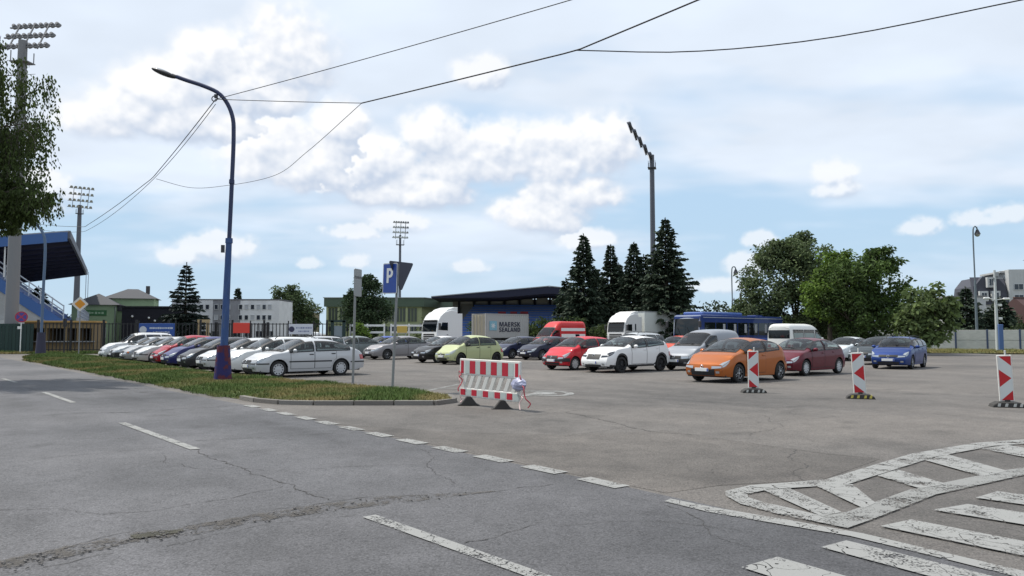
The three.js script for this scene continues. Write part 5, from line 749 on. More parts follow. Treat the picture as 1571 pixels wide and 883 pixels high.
{ // grandstand with blue roof; local x runs back from the front edge, z along its length away from the road
  const t = thing('grandstand', 'large grandstand with dark blue cantilever roof and white stair railings', 'grandstand', [-43.14, -0.3, -72]); t.scale.setScalar(1.2); t.rotation.y = Math.atan2(-0.4686, -0.883) + Math.PI;   // local -z points along its length
  const L = 41, dk = mat([0.03, 0.036, 0.10], 0.8), bl = mat([0.045, 0.12, 0.32], 0.6), wh = plaster([0.42, 0.42, 0.41], 51), roofM = mat([0.3, 0.31, 0.33], 0.7), rail = mat([0.42, 0.46, 0.52], 0.5);
  const S = -1;                                                 // which way the back lies in local x
  const at2 = (tt, y, l) => V3(S * tt, y, -l), roofY = (tt) => 9.75 - 0.15 * tt;
  // rows of steps
  const N = 16, tr = 0.56, ri = 0.43, seat = [mat([0.035, 0.085, 0.26], 0.6), mat([0.045, 0.1, 0.3], 0.6)];
  for (let i = 0; i < N; i++) { const y = 2.4 + (i + 1) * ri, x = S * (0.6 + i * tr + tr / 2); part('step', box(tr, y, L, x, y / 2, -L / 2), wh, t); part('seat_row', box(tr * 0.62, 0.34, L - 1.2, x, y + 0.17, -L / 2 - 0.3), seat[i % 2], t); }
  part('front_wall', box(0.25, 2.9, L, S * -0.9, 1.45, -L / 2), wh, t); part('front_walk', box(1.6, 0.2, L - 0.1, S * -0.1, 2.3, -L / 2 + 0.01), wh, t); part('back_wall', box(0.3, 8.3, L, S * (0.6 + N * tr + 0.2), 4.15, -L / 2), wh, t);
  // side cheek: pale wall, blue band under the railing
  const sl = (tt) => 2.4 + tt * ri / tr; part('end_wall', prism([[S * -0.9, 0], [S * 9.4, 0], [S * 9.4, sl(9.0)], [S * 0.2, sl(0)], [S * -0.9, sl(0)]], 0.24).translate(0, 0, 0.14), wh, t); part('blue_band', prism([[S * 0.2, sl(0) - 0.55], [S * 9.4, sl(9) - 0.75], [S * 9.4, sl(9) + 0.35], [S * 0.2, sl(0) + 0.35]], 0.06).translate(0, 0, 0.3), bl, t); part('ledge', box(11, 0.28, 0.6, S * 4.2, 2.5, 0.6), mat([0.5, 0.5, 0.48], 0.9), t); part('basement_door', rbox(1.6, 2.0, 0.08, 0.02, S * 3.2, 1.0, 0.3), dk, t);
  for (let i = 0; i <= 11; i++) { const tt = 0.1 + i * 0.8; part('rail_post', box(0.08, 1.15, 0.08, S * tt, sl(tt) + 0.85, 0.2), rail, t); } for (const dy of [0.55, 0.95, 1.35]) part('handrail', bar(V3(S * 0.1, sl(0.1) + dy, 0.2), V3(S * 9, sl(9) + dy, 0.2), 0.07, 0.07), rail, t);
  for (let l = 0; l <= L; l += 1.4) part('parapet_post', box(0.07, 1.0, 0.07, S * -0.88, 3.4, -l), rail, t); for (const y of [3.2, 3.55, 3.9]) part('parapet_rail', box(0.06, 0.07, L, S * -0.88, y, -L / 2), rail, t);
  // roof
  const rg = prism([[0, roofY(0)], [0, roofY(0) - 0.28], [S * 10.2, roofY(10.2) - 0.5], [S * 10.2, roofY(10.2)]], L + 1).translate(0, 0, -L / 2); part('roof', rg, dk, t); part('roof_edge', [box(0.2, 0.62, L + 1.04, S * -0.1, roofY(0) - 0.18, -L / 2)], mat([0.13, 0.14, 0.17], 0.7), t);
  part('roof_sheet', prism([[S * -0.1, roofY(-0.1) + 0.03], [S * -0.1, roofY(-0.1) + 0.12], [S * 10.4, roofY(10.4) + 0.12], [S * 10.4, roofY(10.4) + 0.03]], L + 1.2).translate(0, 0, -L / 2), roofM, t); part('end_fascia', prism([[0, roofY(0) - 0.75], [0, roofY(0) + 0.02], [S * 10.2, roofY(10.2) + 0.02], [S * 10.2, roofY(10.2) - 0.8]], 0.12).translate(0, 0, 0.62), bl, t);
  for (let i = 0; i <= 10; i++) part('roof_rib', bar(V3(0, roofY(0) - 0.4, -i * 4.1), V3(S * 10, roofY(10) - 0.72, -i * 4.1), 0.18, 0.3), mat([0.05, 0.055, 0.1], 0.7), t); for (let i = 0; i <= 10; i++) part('column', box(0.3, 6, 0.3, S * 9.3, 6, -i * 4.1), dk, t);
  for (const tt of [3.35, 4.15]) part('white_post', box(0.1, roofY(tt) - sl(tt) - 0.8, 0.1, S * tt, (roofY(tt) + sl(tt)) / 2, 0.42), mat([0.62, 0.63, 0.63], 0.6), t);
  for (const l of [24, 31]) part('roof_stay', box(0.06, 4.6, 0.06, S * -0.6, 6.6, -l), rail, t);
}
{ // ochre booth and green boarded fence below the grandstand
  const t = thing('ticket_booth', 'low ochre booth with dark openings behind the railings below the grandstand', 'booth', [-39.2, 0, -65.5], 0.15), oc = plaster([0.24, 0.17, 0.085], 61);
  part('wall', [box(5.6, 0.9, 2.2, 0, 0.45, 0), box(5.6, 0.5, 2.2, 0, 2.35, 0), ...[-2.7, -1.1, 0.5, 1.5, 2.7].map((x) => box(0.22, 1.24, 2.16, x, 1.5, 0))], oc, t); part('roof', box(5.9, 0.14, 2.5, 0, 2.67, 0), mat([0.42, 0.25, 0.08], 0.8), t); part('counter', box(5.7, 0.08, 0.4, 0, 0.95, 1.2), M.galv, t); part('interior', box(5.2, 1.2, 0.1, 0, 1.5, -0.9), mat([0.05, 0.045, 0.04], 0.9), t);
  const f = thing('board_fence', 'dark green boarded fence at the roadside before the grandstand', 'fence', [-40.6, 0, -63.4]); const bm = [mat([0.018, 0.04, 0.035], 0.8), mat([0.022, 0.047, 0.04], 0.8)];
  for (let i = 0; i < 46; i++) part('board', box(0.27, 2.45, 0.04, -0.15 - i * 0.29, 1.25, 0.0 + i * 0.02), bm[i % 2], f); part('rail', [bar(V3(0, 2.2, -0.05), V3(-13.4, 2.2, 0.87), 0.06, 0.08)], M.dark, f); part('rail', [bar(V3(0, 0.4, -0.05), V3(-13.4, 0.4, 0.87), 0.06, 0.08)], M.dark, f);
}
{ // railing fence behind the verge row
  const t = thing('railing_fence', 'black metal railing fence behind the parked cars', 'fence', [-39.6, 0, -62.4]), dir = V3(21.6, 0, -1.6).normalize(), r = rng(31), N = 88, sp = 0.3; 
  const P = (s, y) => V3(dir.x * s, y, dir.z * s), pk = box(0.06, 2.35, 0.05, 0, 1.35, 0), ps = box(0.14, 2.8, 0.14, 0, 1.4, 0);
  for (let i = 0; i < N; i++) { const m = part('picket', pk, M.black, t); m.position.copy(P(i * sp, 0)); } for (let s = 0; s <= N * sp; s += 2.64) { const m = part('post', ps, M.black, t); m.position.copy(P(s, 0)); }
  for (const y of [0.3, 2.45]) part('rail', bar(P(0, y), P(N * sp, y), 0.05, 0.06), M.black, t);
  const lat = thing('sliding_gate', 'black barred sliding gate between the red and the pale banner', 'gate', [-25.0, 0, -63.6]); for (let i = 0; i < 19; i++) part('bar', box(0.045, 2.2, 0.04, i * 0.22, 1.35, 0), M.black, lat); part('frame', [box(4.2, 0.08, 0.08, 2, 2.45, 0), box(4.2, 0.08, 0.08, 2, 0.25, 0), box(0.2, 2.6, 0.2, -0.2, 1.3, 0), box(0.2, 2.6, 0.2, 4.2, 1.3, 0)], M.black, lat);
}
function banner(name, label, px, w, h, y, z, x, bg, fg, logo, rough) {
  const t = thing(name, label, 'banner', [x, 0, z], 0.04, 'banners tied along the railings'); part('panel', rbox(w, h, 0.04, 0.015, 0, y, 0), mat(bg, 0.6), t); const r = rng(px), ln = []; 
  if (fg) for (const [yy, a, b, th] of [[0.13 * h, -0.2, 0.42, 0.14], [-0.2 * h, -0.1, 0.34, 0.12]]) { let q = a * w; while (q < b * w) { const k = 0.05 + 0.1 * r(); ln.push(box(k, th * h * (0.7 + 0.5 * r()), 0.006, q + k / 2, y + yy, 0.0235)); q += k + 0.035; } }
  if (ln.length) part('faded_print', ln, mat(fg, 0.6), t); if (logo) part('emblem', new THREE.CylinderGeometry(h * 0.28, h * 0.28, 0.008, 16).rotateX(Math.PI / 2).translate(-w * 0.38, y, 0.0235), mat(logo, 0.6), t);
  part('post', box(0.08, 2.7, 0.08, -w / 2 - 0.05, 1.35, -0.05), M.black, t); part('post', box(0.08, 2.7, 0.08, w / 2 + 0.05, 1.35, -0.05), M.black, t);
}
banner('blue_banner', 'blue banner with faded white print on the railings', 11, 2.9, 1.05, 1.95, -61.6, -29.3, [0.02, 0.07, 0.27], [0.5, 0.53, 0.58], [0.5, 0.52, 0.55]);
banner('red_banner', 'plain red banner on the railings behind the blue lamp post', 12, 1.35, 0.85, 2.1, -61.8, -22.4, [0.62, 0.05, 0.03], null, null);
banner('pale_banner', 'white banner with a dark emblem beside the sliding gate', 13, 2.0, 0.85, 2.0, -62.6, -17.7, [0.55, 0.57, 0.62], [0.16, 0.18, 0.3], [0.03, 0.03, 0.07]);
for (const [x, z, w, label] of [[-12.8, -66, 3.0, 'white bar railing before the round dark tree'], [-9.2, -66.6, 3.2, 'white bar railing beside the parking sign pole']]) { const t = thing('white_railing', label, 'railing', [x, 0, z], 0, 'white railings'); part('rail', [box(w, 0.18, 0.05, 0, 2.35, 0)], M.white, t); part('rail', [box(w, 0.18, 0.05, 0, 1.75, 0)], M.white, t); for (const s of [-1, 0, 1]) part('post', box(0.12, 2.5, 0.12, s * w / 2, 1.25, -0.09), M.white, t); }
{ const t = thing('gate_arch', 'dark green open gate frame beside the pale banner', 'gate', [-14.9, 0, -64]); part('frame', [box(0.25, 2.75, 0.2, -0.5, 1.37, 0), box(0.25, 2.75, 0.2, 0.5, 1.37, 0), box(1.3, 0.2, 0.2, 0, 2.7, 0)], mat([0.015, 0.035, 0.03], 0.7), t); part('leaf', box(0.7, 2.2, 0.05, 0, 1.2, 0), mat([0.2, 0.24, 0.26], 0.6), t); }
{ const t = thing('yellow_board', 'yellow and white notice board on the white railing', 'notice board', [-9.7, 0, -65.9]); part('board', rbox(0.9, 0.6, 0.05, 0.02, 0, 2.0, 0), mat([0.55, 0.38, 0.08], 0.6), t); part('leg', [box(0.07, 2, 0.06, -0.3, 1, -0.06), box(0.07, 2, 0.06, 0.3, 1, -0.06)], M.galv, t); }

{ // green house with hipped roofs
  const t = thing('green_house', 'pale green house with dark hipped roofs and a chimney', 'house', [-57, 0, -106], 0.32), gw = plaster([0.37, 0.50, 0.30], 71), rf = mat([0.06, 0.062, 0.07], 0.8);
  const hip = (w, d, h, y, x, z) => { const a = [[-w / 2, -d / 2], [w / 2, -d / 2], [w / 2, d / 2], [-w / 2, d / 2]], r = Math.max(0, (w - d) / 2), R = [[-r, 0], [r, 0]], pos = [], P = (p, yy) => [p[0] + x, yy, p[1] + z]; const q = (...v) => v.forEach((k) => pos.push(...k)); const A = a.map((p) => P(p, y)), B = R.map((p) => P(p, y + h)); q(A[0], A[1], B[1], A[0], B[1], B[0], A[2], A[3], B[0], A[2], B[0], B[1], A[1], A[2], B[1], A[3], A[0], B[0], A[0], A[1], A[2], A[0], A[2], A[3]); const g = new THREE.BufferGeometry(); g.setAttribute('position', new THREE.BufferAttribute(new Float32Array(pos), 3)); g.computeVertexNormals(); return g; };
  part('front_wing', box(5.4, 5.6, 6, -1.6, 2.8, 0), gw, t); part('rear_wing', box(6.4, 6.7, 5, 2.2, 3.35, -3.5), gw, t); part('side_wing', box(3.4, 4.8, 3, 2.6, 2.4, 0.4), gw, t);
  part('roof', hip(6.2, 6.8, 1.7, 5.62, -1.6, 0), rf, t); const r2 = part('roof', hip(7.2, 5.8, 1.5, 6.72, 2.2, -3.5), rf, t); part('chimney', box(0.5, 1.2, 0.5, 4.2, 8.1, -3.5), mat([0.08, 0.075, 0.075], 0.9), r2); part('roof', prism([[0.7, 4.82], [4.5, 4.82], [4.5, 4.95], [0.7, 5.9]], 3.4).translate(0, 0, 0.4), rf, t);
  part('sign_board', [rbox(3.0, 0.75, 0.1, 0.02, -1.5, 4.5, 3.06)], mat([0.05, 0.16, 0.06], 0.7), t); part('board_print', [-2.5, -2.1, -1.75, -1.3, -0.9, -0.5].map((x, i) => box(0.28, 0.2 + 0.08 * (i % 2), 0.01, x, 4.5, 3.117)), mat([0.35, 0.5, 0.33], 0.7), t); part('gutter', [cyl(0.06, 0.06, 5.4, 1.05, 2.7, 3.1, 6)], M.galv, t);
  for (const [x, y] of [[-3, 1.8], [-0.6, 1.8]]) windowUnit(t, 1.1, 1.3, x, y, 3.05, 0, pvc, M.pane);
  const d = thing('dark_shed', 'black flat roofed shed beside the white office block', 'shed', [-49.8, 0, -104], 0.1); part('wall', box(7.6, 5.2, 3, 0, 2.6, 0), mat([0.012, 0.012, 0.02], 0.8), d); part('roof', box(7.9, 0.2, 3.3, 0, 5.32, 0), mat([0.02, 0.02, 0.025], 0.7), d); for (const [x, y] of [[-2.4, 4.0], [-0.2, 3.8], [1.6, 3.9], [0.6, 3.4]]) part('spot_lamp', new THREE.SphereGeometry(0.16, 10, 6).translate(x, y, 1.58), M.white, d);
  const k = thing('timber_frame', 'small tan timber arch beside the blue banner', 'frame', [-26.6, 0, -64.4]); part('upright', box(0.22, 2.6, 0.2, -0.35, 1.3, 0), mat([0.42, 0.31, 0.17], 0.9), k); part('upright', box(0.22, 2.6, 0.2, 0.35, 1.3, 0), mat([0.42, 0.31, 0.17], 0.9), k); part('lintel', box(1.0, 0.25, 0.24, 0, 2.72, 0), mat([0.42, 0.31, 0.17], 0.9), k);
}
{ // white office block, two floors of square windows over a plain base
  const t = thing('office_block', 'long white two storey office block with grey middle section', 'office block', [-41.0, 0, -110], 0.02), W = 15.2, D = 7, H = 6.45, wm = plaster([0.80, 0.80, 0.80], 81), gm = plaster([0.31, 0.31, 0.33], 83), r = rng(8);
  part('wall', box(5.8, H, D, -W / 2 + 2.9, H / 2, 0), wm, t); part('wall', box(3.9, H + 0.02, D - 0.04, -W / 2 + 7.75, H / 2, -0.02), gm, t, 'grey middle section'); part('wall', box(W - 9.7, H - 0.05, D, W / 2 - (W - 9.7) / 2, H / 2 - 0.02, 0), wm, t); part('parapet', box(W + 0.12, 0.12, D + 0.12, 0, H + 0.08, 0), mat([0.16, 0.16, 0.17], 0.8), t);
  const xs = [1.6, 2.45, 3.3, 4.2, 5.05, 6.3, 7.15, 8.0, 8.85 + 1.0, 10.7, 11.55, 12.4, 13.2, 14.0, 14.75].slice(0, 14), blind = mat([0.42, 0.43, 0.45], 0.6); for (const y of [5.45, 3.95]) for (const x of xs) windowUnit(t, 0.46, 0.62, x - W / 2 + (x > 9 ? -0.1 : 0), y, D / 2 + 0.03, 0, pvc, r() < 0.28 ? blind : M.pane, 0);
  for (let i = 0; i < 9; i++) windowUnit(t, 0.9, 0.8, -W / 2 + 1.6 + i * 1.55, 1.6, D / 2 + 0.03, 0, pvc, M.pane, 1);
  for (let i = 0; i < 3; i++) windowUnit(t, 0.8, 0.8, -W / 2 - 0.03, 4, 2 - i * 2, -Math.PI / 2, pvc, M.pane, 0);
}
{ // green sports hall
  const t = thing('sports_hall', 'wide olive green sports hall with banded windows and dark fascia', 'hall', [-24.8, 0, -133]), gw = plaster([0.38, 0.42, 0.23], 91), dk = mat([0.075, 0.11, 0.075], 0.8), gl = mat([0.06, 0.075, 0.06], 0.3);
  const W = 17.4, D = 26, H = 6.5; const sk = -0.34;           // front faces the camera, side runs back
  const plan = (g, y0, y1) => { const sh = new THREE.Shape([[-W / 2 + 0.5 - g, g], [W / 2 + g, g], [W / 2 + 10 + g, D + 0 - g * 0], [-W / 2 + 10.5 - g, D]].map(([x, z], i) => new THREE.Vector2(x, i < 2 ? -z : z))); return new THREE.ExtrudeGeometry(sh, { depth: y1 - y0, bevelEnabled: false }).rotateX(-Math.PI / 2).translate(0, y0, 0); };
  part('wall', plan(0, 0, H), gw, t); const fa = part('fascia', plan(0.45, H - 0.05, H + 1.5), dk, t); part('roof_edge', plan(0.6, H + 1.49, H + 1.62), mat([0.30, 0.33, 0.31], 0.7), fa);
  for (let i = 0; i < 8; i++) { const x = -W / 2 + 1.6 + i * 2.02; part('pilaster', box(0.35, H, 0.3, x - 1.0, H / 2, 0.1), gw, t); for (let k = 0; k < 3; k++) windowUnit(t, 0.44, 2.4, x - 0.55 + k * 0.56, 5.0, 0.04, 0, mat([0.2, 0.24, 0.12], 0.8), gl, 0); for (let k = 0; k < 3; k++) windowUnit(t, 0.42, 0.85, x - 0.55 + k * 0.56, 2.5, 0.04, 0, mat([0.3, 0.34, 0.2], 0.8), M.pane, 0); }
  part('string_course', box(W - 0.4, 0.18, 0.1, 0.25, 3.5, 0.06), mat([0.33, 0.37, 0.22], 0.8), t); part('string_course', bar(V3(W / 2 + 0.05, 3.4, -0.3), V3(W / 2 + 10.0, 3.4, -D + 0.3), 0.12, 0.3), mat([0.16, 0.2, 0.12], 0.8), t);
  const a = thing('pale_annex', 'small tan and white annex at the side of the green hall', 'annex', [-37.8, 0, -128]); part('wall', box(2.2, 5.6, 4, -1.9, 2.8, 0), plaster([0.48, 0.5, 0.52], 93), a); part('wall', box(5.0, 5.2, 4, 1.75, 2.6, -0.1), plaster([0.36, 0.31, 0.2], 95), a, 'tan wing'); part('roof', box(7.4, 0.16, 4.3, 0.7, 5.7, 0), mat([0.28, 0.2, 0.17], 0.8), a); part('vent_pipe', cyl(0.15, 0.15, 7.4, 2.5, 3.7, 2.3, 8), M.dark, a); windowUnit(a, 1.4, 1.0, 2.0, 3.4, 1.93, 0, pvc, M.pane);
}
{ // main stand beyond the car park, blue seats under a dark canopy
  const t = thing('main_stand', 'blue seated main stand with long dark canopy beyond the container', 'grandstand', [0, 0, -128]), dk = mat([0.016, 0.018, 0.04], 0.85), seats = [mat([0.07, 0.16, 0.5], 0.65), mat([0.085, 0.19, 0.56], 0.65)], redS = mat([0.45, 0.06, 0.1], 0.7), pal = plaster([0.34, 0.34, 0.34], 101);
  const x0 = -11, x1 = 16; for (let i = 0; i < 13; i++) { const y = 1.2 + i * 0.45, z = -i * 0.75; part('step', box(x1 - x0 - i * 0.3, y, 0.75, (x0 + x1) / 2 + i * 0.15, y / 2, z), pal, t); part('seat_row', box(x1 - x0 - 0.6 - i * 0.32, 0.34, 0.42, (x0 + x1) / 2 + i * 0.15, y + 0.17, z), seats[i % 2], t); if (i > 4 && i < 10) for (const [a, b] of [[1.0, 2.6], [3.2, 4.6], [5.0, 6.6]]) part('red_seats', box(b - a - 0.2 * (i % 2), 0.37, 0.46, (a + b) / 2 - 3.6, y + 0.18, z), redS, t); }
  part('back_wall', box(x1 - x0, 8.0, 0.3, (x0 + x1) / 2, 4.0, -10.2), pal, t); for (let i = 0; i < 10; i++) { const x = x0 + 1.2 + i * 2.8; part('column', box(0.35, 9, 0.35, x, 4.5, -9.6), dk, t); part('bracket', prism([[0, 7.0], [0, 8.4], [5.5, 8.6], [5.5, 8.3], [1.2, 7.9]], 0.25).rotateY(-Math.PI / 2).translate(x, 0, -9.6), dk, t); part('back_panel', rbox(2.1, 1.1, 0.06, 0.02, x + 1.4, 7.75, -10.0), mat([0.45, 0.45, 0.46], 0.8), t); }
  // canopy: rises to a ridge towards its far end, tapering to a thin tip
  const cp = (x) => (x < 6.2 ? mix(7.75, 9.5, (x + 13.4) / 19.6) : 9.5 - (x - 6.2) * 0.11), pos = [], n = 24, Z0 = 4.5, Z1 = -11; const q = (a, b, c, d) => pos.push(...a, ...b, ...c, ...a, ...c, ...d);
  for (let i = 0; i < n; i++) { const a = mix(-13.4, 17, i / n), b = mix(-13.4, 17, (i + 1) / n), th = (x) => 0.22 + 0.95 * Math.min(1, (x + 13.4) / 12), T = (x, z) => [x, cp(x), z], B = (x, z) => [x, cp(x) - th(x), z]; q(T(a, Z0), T(b, Z0), T(b, Z1), T(a, Z1)); q(B(a, Z0), B(b, Z0), B(b, Z1), B(a, Z1)); q(T(a, Z0), T(b, Z0), B(b, Z0), B(a, Z0)); q(T(a, Z1), T(b, Z1), B(b, Z1), B(a, Z1)); if (!i) q(T(a, Z0), T(a, Z1), B(a, Z1), B(a, Z0)); }
  const g = new THREE.BufferGeometry(); g.setAttribute('position', new THREE.BufferAttribute(new Float32Array(pos), 3)); g.computeVertexNormals(); part('canopy', g, dk, t); part('canopy_edge', [bar(V3(-13.4, cp(-13.4) + 0.04, Z0 + 0.03), V3(6.2, cp(6.2) + 0.04, Z0 + 0.03), 0.14, 0.14), bar(V3(6.2, cp(6.2) + 0.04, Z0 + 0.03), V3(17, cp(17) + 0.04, Z0 + 0.03), 0.14, 0.14)], mat([0.3, 0.31, 0.33], 0.7), t);
}
{ // pale panel wall with blue posts
  const t = thing('panel_wall', 'long pale concrete panel wall with blue posts', 'wall', [31, 0, -84.5]), pmz = [plaster([0.60, 0.59, 0.56], 111), plaster([0.56, 0.555, 0.53], 113), plaster([0.63, 0.62, 0.59], 115)], bp = mat([0.05, 0.07, 0.13], 0.7), d = V3(30, 0, 16).normalize(), N = 15, sp = 2.75; const ry = Math.atan2(-d.z, d.x);
  const hi = rbox(sp - 0.16, 1.02, 0.08, 0.015, 0, 1.5, 0, 1), lo = rbox(sp - 0.16, 0.94, 0.08, 0.015, 0, 0.49, 0, 1), po = rbox(0.16, 2.06, 0.18, 0.02, 0, 1.03, 0, 1); for (let i = 0; i < N; i++) { const p = d.clone().multiplyScalar((i + 0.5) * sp), q = d.clone().multiplyScalar(i * sp); for (const g of [hi, lo]) { const m = part('panel', g, pmz[(i * 2 + (g === lo ? 1 : 0)) % 3], t); m.position.copy(p); m.rotation.y = ry; } const m = part('post', po, bp, t); m.position.copy(q); m.rotation.y = ry; }
}
{ // mansard apartment block, low white house and brown roofed house behind the wall
  const t = thing('apartment_block', 'white apartment block with dark mansard roofs and dormers', 'apartment block', [85.4, 0, -128], -0.2), wm = plaster([0.55, 0.56, 0.55], 121), sl = mat([0.055, 0.058, 0.075], 0.8), W = 16;
  part('wall', box(W, 6.6, 9, 0, 3.3, 0), wm, t); const mans = (x, w) => part('mansard', prism([[-w / 2, 6.5], [w / 2, 6.5], [w / 2 - 0.4, 9.6], [w / 2 - 1.6, 11.2], [-w / 2 + 1.6, 11.2], [-w / 2 + 0.4, 9.6]], 8.9, 0.0).translate(x, 0, 0), sl, t); mans(-4.6, 5.4); mans(4.6, 6.8);
  part('mansard_front', [prism([[4.5, 6.5], [4.9, 6.5], [4.2, 9.6], [3.2, 11.2], [2.9, 11.2]], 5.0).rotateY(-Math.PI / 2).translate(-4.6, 0, 0), prism([[4.5, 6.5], [4.9, 6.5], [4.2, 9.6], [3.2, 11.2], [2.9, 11.2]], 6.4).rotateY(-Math.PI / 2).translate(4.6, 0, 0)], sl, t); part('stair_tower', box(2.6, 12.3, 9.8, -0.6, 6.15, 0.0), wm, t); part('tower_cap', box(9, 0.3, 8, 1.8, 12.0, -0.5), mat([0.4, 0.4, 0.39], 0.9), t); part('upper_floor', box(6, 1.2, 7, 2.6, 11.4, -0.6), wm, t);
  for (const [x, y] of [[-5.8, 7.9], [-4.0, 7.9], [2.8, 7.9], [4.4, 7.9], [6.2, 7.9], [-4.6, 10.2], [4.0, 10.3], [6.0, 10.3]]) { const b = part('dormer', box(1.3, 1.7, 1.4, x, y, 4.5), wm, t); windowUnit(b, 0.75, 1.1, x, y, 5.22, 0, pvc, M.pane); } for (const y of [7.6, 9.4]) windowUnit(t, 1.3, 0.9, -0.5, y, 4.95, 0, pvc, M.pane); for (const x of [-6, -4, 2.5, 4.5, 6.5]) for (const y of [4.9, 2.2]) windowUnit(t, 1.1, 1.3, x, y, 4.55, 0, pvc, M.pane); part('aerial', [rod(V3(3.2, 12.1, 0), V3(3.2, 14.6, 0), 0.04), box(1.6, 0.06, 0.06, 3.2, 14.2, 0), box(1.0, 0.06, 0.06, 3.2, 13.8, 0)], M.dark, t);
  const h = thing('white_house', 'small white flat roofed house behind the wall garden trees', 'house', [67.2, 0, -112], -0.2); part('wall', box(5, 7.0, 6, 0, 3.5, 0), plaster([0.6, 0.61, 0.6], 125), h); part('roof', box(5.3, 0.2, 6.3, 0, 7.1, 0), mat([0.2, 0.2, 0.2], 0.8), h); part('chimney', box(0.6, 0.7, 0.6, 0.1, 7.5, 0), M.dark, h); for (const x of [-1.2, 0.6]) windowUnit(h, 0.7, 1.0, x, 5.5, 3.05, 0, pvc, M.pane);
  const b = thing('brown_house', 'house with large red brown tiled roof behind the panel wall', 'house', [68.2, 0, -96], 0.35); part('wall', box(9, 2.6, 7, 0, 1.3, 0), plaster([0.4, 0.38, 0.34], 127), b); part('roof', prism([[-4.2, 2.55], [4.2, 2.55], [0, 6.2]], 9.8).rotateY(Math.PI / 2), mat([0.085, 0.045, 0.042], 0.85), b); part('roof_ridge', box(9.9, 0.16, 0.3, 0, 6.2, 0), mat([0.11, 0.06, 0.05], 0.8), b);
}

// ---------------------------------------------------------------- trees and shrubs
const leafM = phys([1, 1, 1], { roughness: 0.9, vertexColors: true, transmission: 0.35, thickness: 0, specularIntensity: 0.3 }), needleM = mat([1, 1, 1], 0.8, 0, { vertexColors: true });
class Leaves {                                                  // collects leaf faces into one crown
  constructor() { this.p = []; this.c = []; }
  leaf(x, y, z, dx, dy, dz, l, w, r, col) {                     // a kinked four point leaf along (dx, dy, dz)
    let ax = r() - 0.5, ay = r() - 0.5, az = r() - 0.5, k = ax * dx + ay * dy + az * dz; ax -= k * dx; ay -= k * dy; az -= k * dz; const n = Math.hypot(ax, ay, az) || 1; ax *= w / n; ay *= w / n; az *= w / n;
    const mx = x + dx * l * 0.45, my = y + dy * l * 0.45, mz = z + dz * l * 0.45, tx = x + dx * l, ty = y + dy * l - l * 0.12, tz = z + dz * l;
    this.p.push(x, y, z, mx + ax, my + ay, mz + az, tx, ty, tz, x, y, z, tx, ty, tz, mx - ax, my - ay, mz - az); for (let i = 0; i < 6; i++) this.c.push(col[0], col[1], col[2]);
  }
  build(name, parent, m = leafM) { const g = new THREE.BufferGeometry(); g.setAttribute('position', new THREE.BufferAttribute(new Float32Array(this.p), 3)); g.setAttribute('color', new THREE.BufferAttribute(new Float32Array(this.c), 3)); g.computeVertexNormals(); return part(name, g, m, parent); }
}
const dirOn = (r) => { const z = r() * 2 - 1, a = r() * 6.2832, s = Math.sqrt(1 - z * z); return [s * Math.cos(a), z, s * Math.sin(a)]; };
function limb(list, a, b, r0, r1, r) { const m = a.clone().lerp(b, 0.5).add(V3((r() - 0.5) * 0.3, 0.1, (r() - 0.5) * 0.3)); list.push(rod(a, m, r0, 7, (r0 + r1) / 2), rod(m, b, (r0 + r1) / 2, 6, r1)); }
function spruce(label, x, z, h, R, seed, col, o = {}) {
  const t = thing('spruce_tree', label, 'tree', [x, 0, z], 0, 'spruce trees'), r = rng(seed), L = new Leaves(), tw = [];
  part('trunk', new THREE.CylinderGeometry(0.03, h * 0.018 + 0.06, h, 9).translate(0, h / 2, 0), M.bark, t);
  const y0 = o.y0 ?? 0.6; let y = y0; const gap = o.gap ?? 0.03;
  while (y < h - 0.25) {
    const f = (y - y0) / (h - y0), rr = R * 1.12 * Math.pow(1 - f, 0.98) * (0.88 + 0.12 * Math.sin(y * 2.3 + seed)) + 0.05, nb = Math.max(6, Math.round(18 * (1 - f * 0.5))), a0 = r() * 6.28;
    for (let b = 0; b < nb; b++) {
      const a = a0 + b / nb * 6.2832 + (r() - 0.5) * 0.5, len = rr * (0.6 + 0.55 * r()), droop = 0.38 - f * 0.55, ca = Math.cos(a), sa = Math.sin(a), yb = y + (r() - 0.5) * 0.3; if (len > 0.8 && b % 2) tw.push(rod(V3(0, yb, 0), V3(ca * len * 0.8, yb - droop * len * 0.7, sa * len * 0.8), 0.03, 4, 0.01));
      const n = Math.max(4, Math.round(len * (o.dens ?? 9)));
      for (let k = 0; k < n; k++) {
        const s = (0.18 + 0.82 * (k + r()) / n) * len, px = ca * s, pz = sa * s, py = yb - droop * s + 0.10 * s * s / len, side = (r() - 0.5) * 1.9, da = a + side; let dx = Math.cos(da), dz = Math.sin(da), dy = -0.45 - 0.55 * r() + f * 0.8; const q = Math.hypot(dx, dy, dz); dx /= q; dy /= q; dz /= q;
        const v = 0.65 + 0.7 * r(), w = 0.09 + 0.07 * r(); L.leaf(px, py, pz, dx, dy, dz, (0.42 + 0.42 * r()) * (1 - 0.35 * f), w, r, [col[0] * v, col[1] * v, col[2] * v]);
        const u = (r() - 0.5); L.leaf(px, py, pz, ca * 0.8 - sa * u, -0.15, sa * 0.8 + ca * u, 0.5 * (1 - 0.3 * f), w, r, [col[0] * v * 1.15, col[1] * v * 1.15, col[2] * v]);
      }
    }
    y += (0.24 + gap + 0.2 * r()) * (1 - 0.25 * f);
  }
  for (let k = 0; k < 14; k++) L.leaf(0, h - 0.6 + k * 0.04, 0, (r() - 0.5) * 0.9, 0.75, (r() - 0.5) * 0.9, 0.32, 0.05, r, col);
  if (tw.length) part('branches', tw, M.bark, t);
  L.build('crown', t, needleM); return t;
}
const SP = [0.026, 0.044, 0.024];
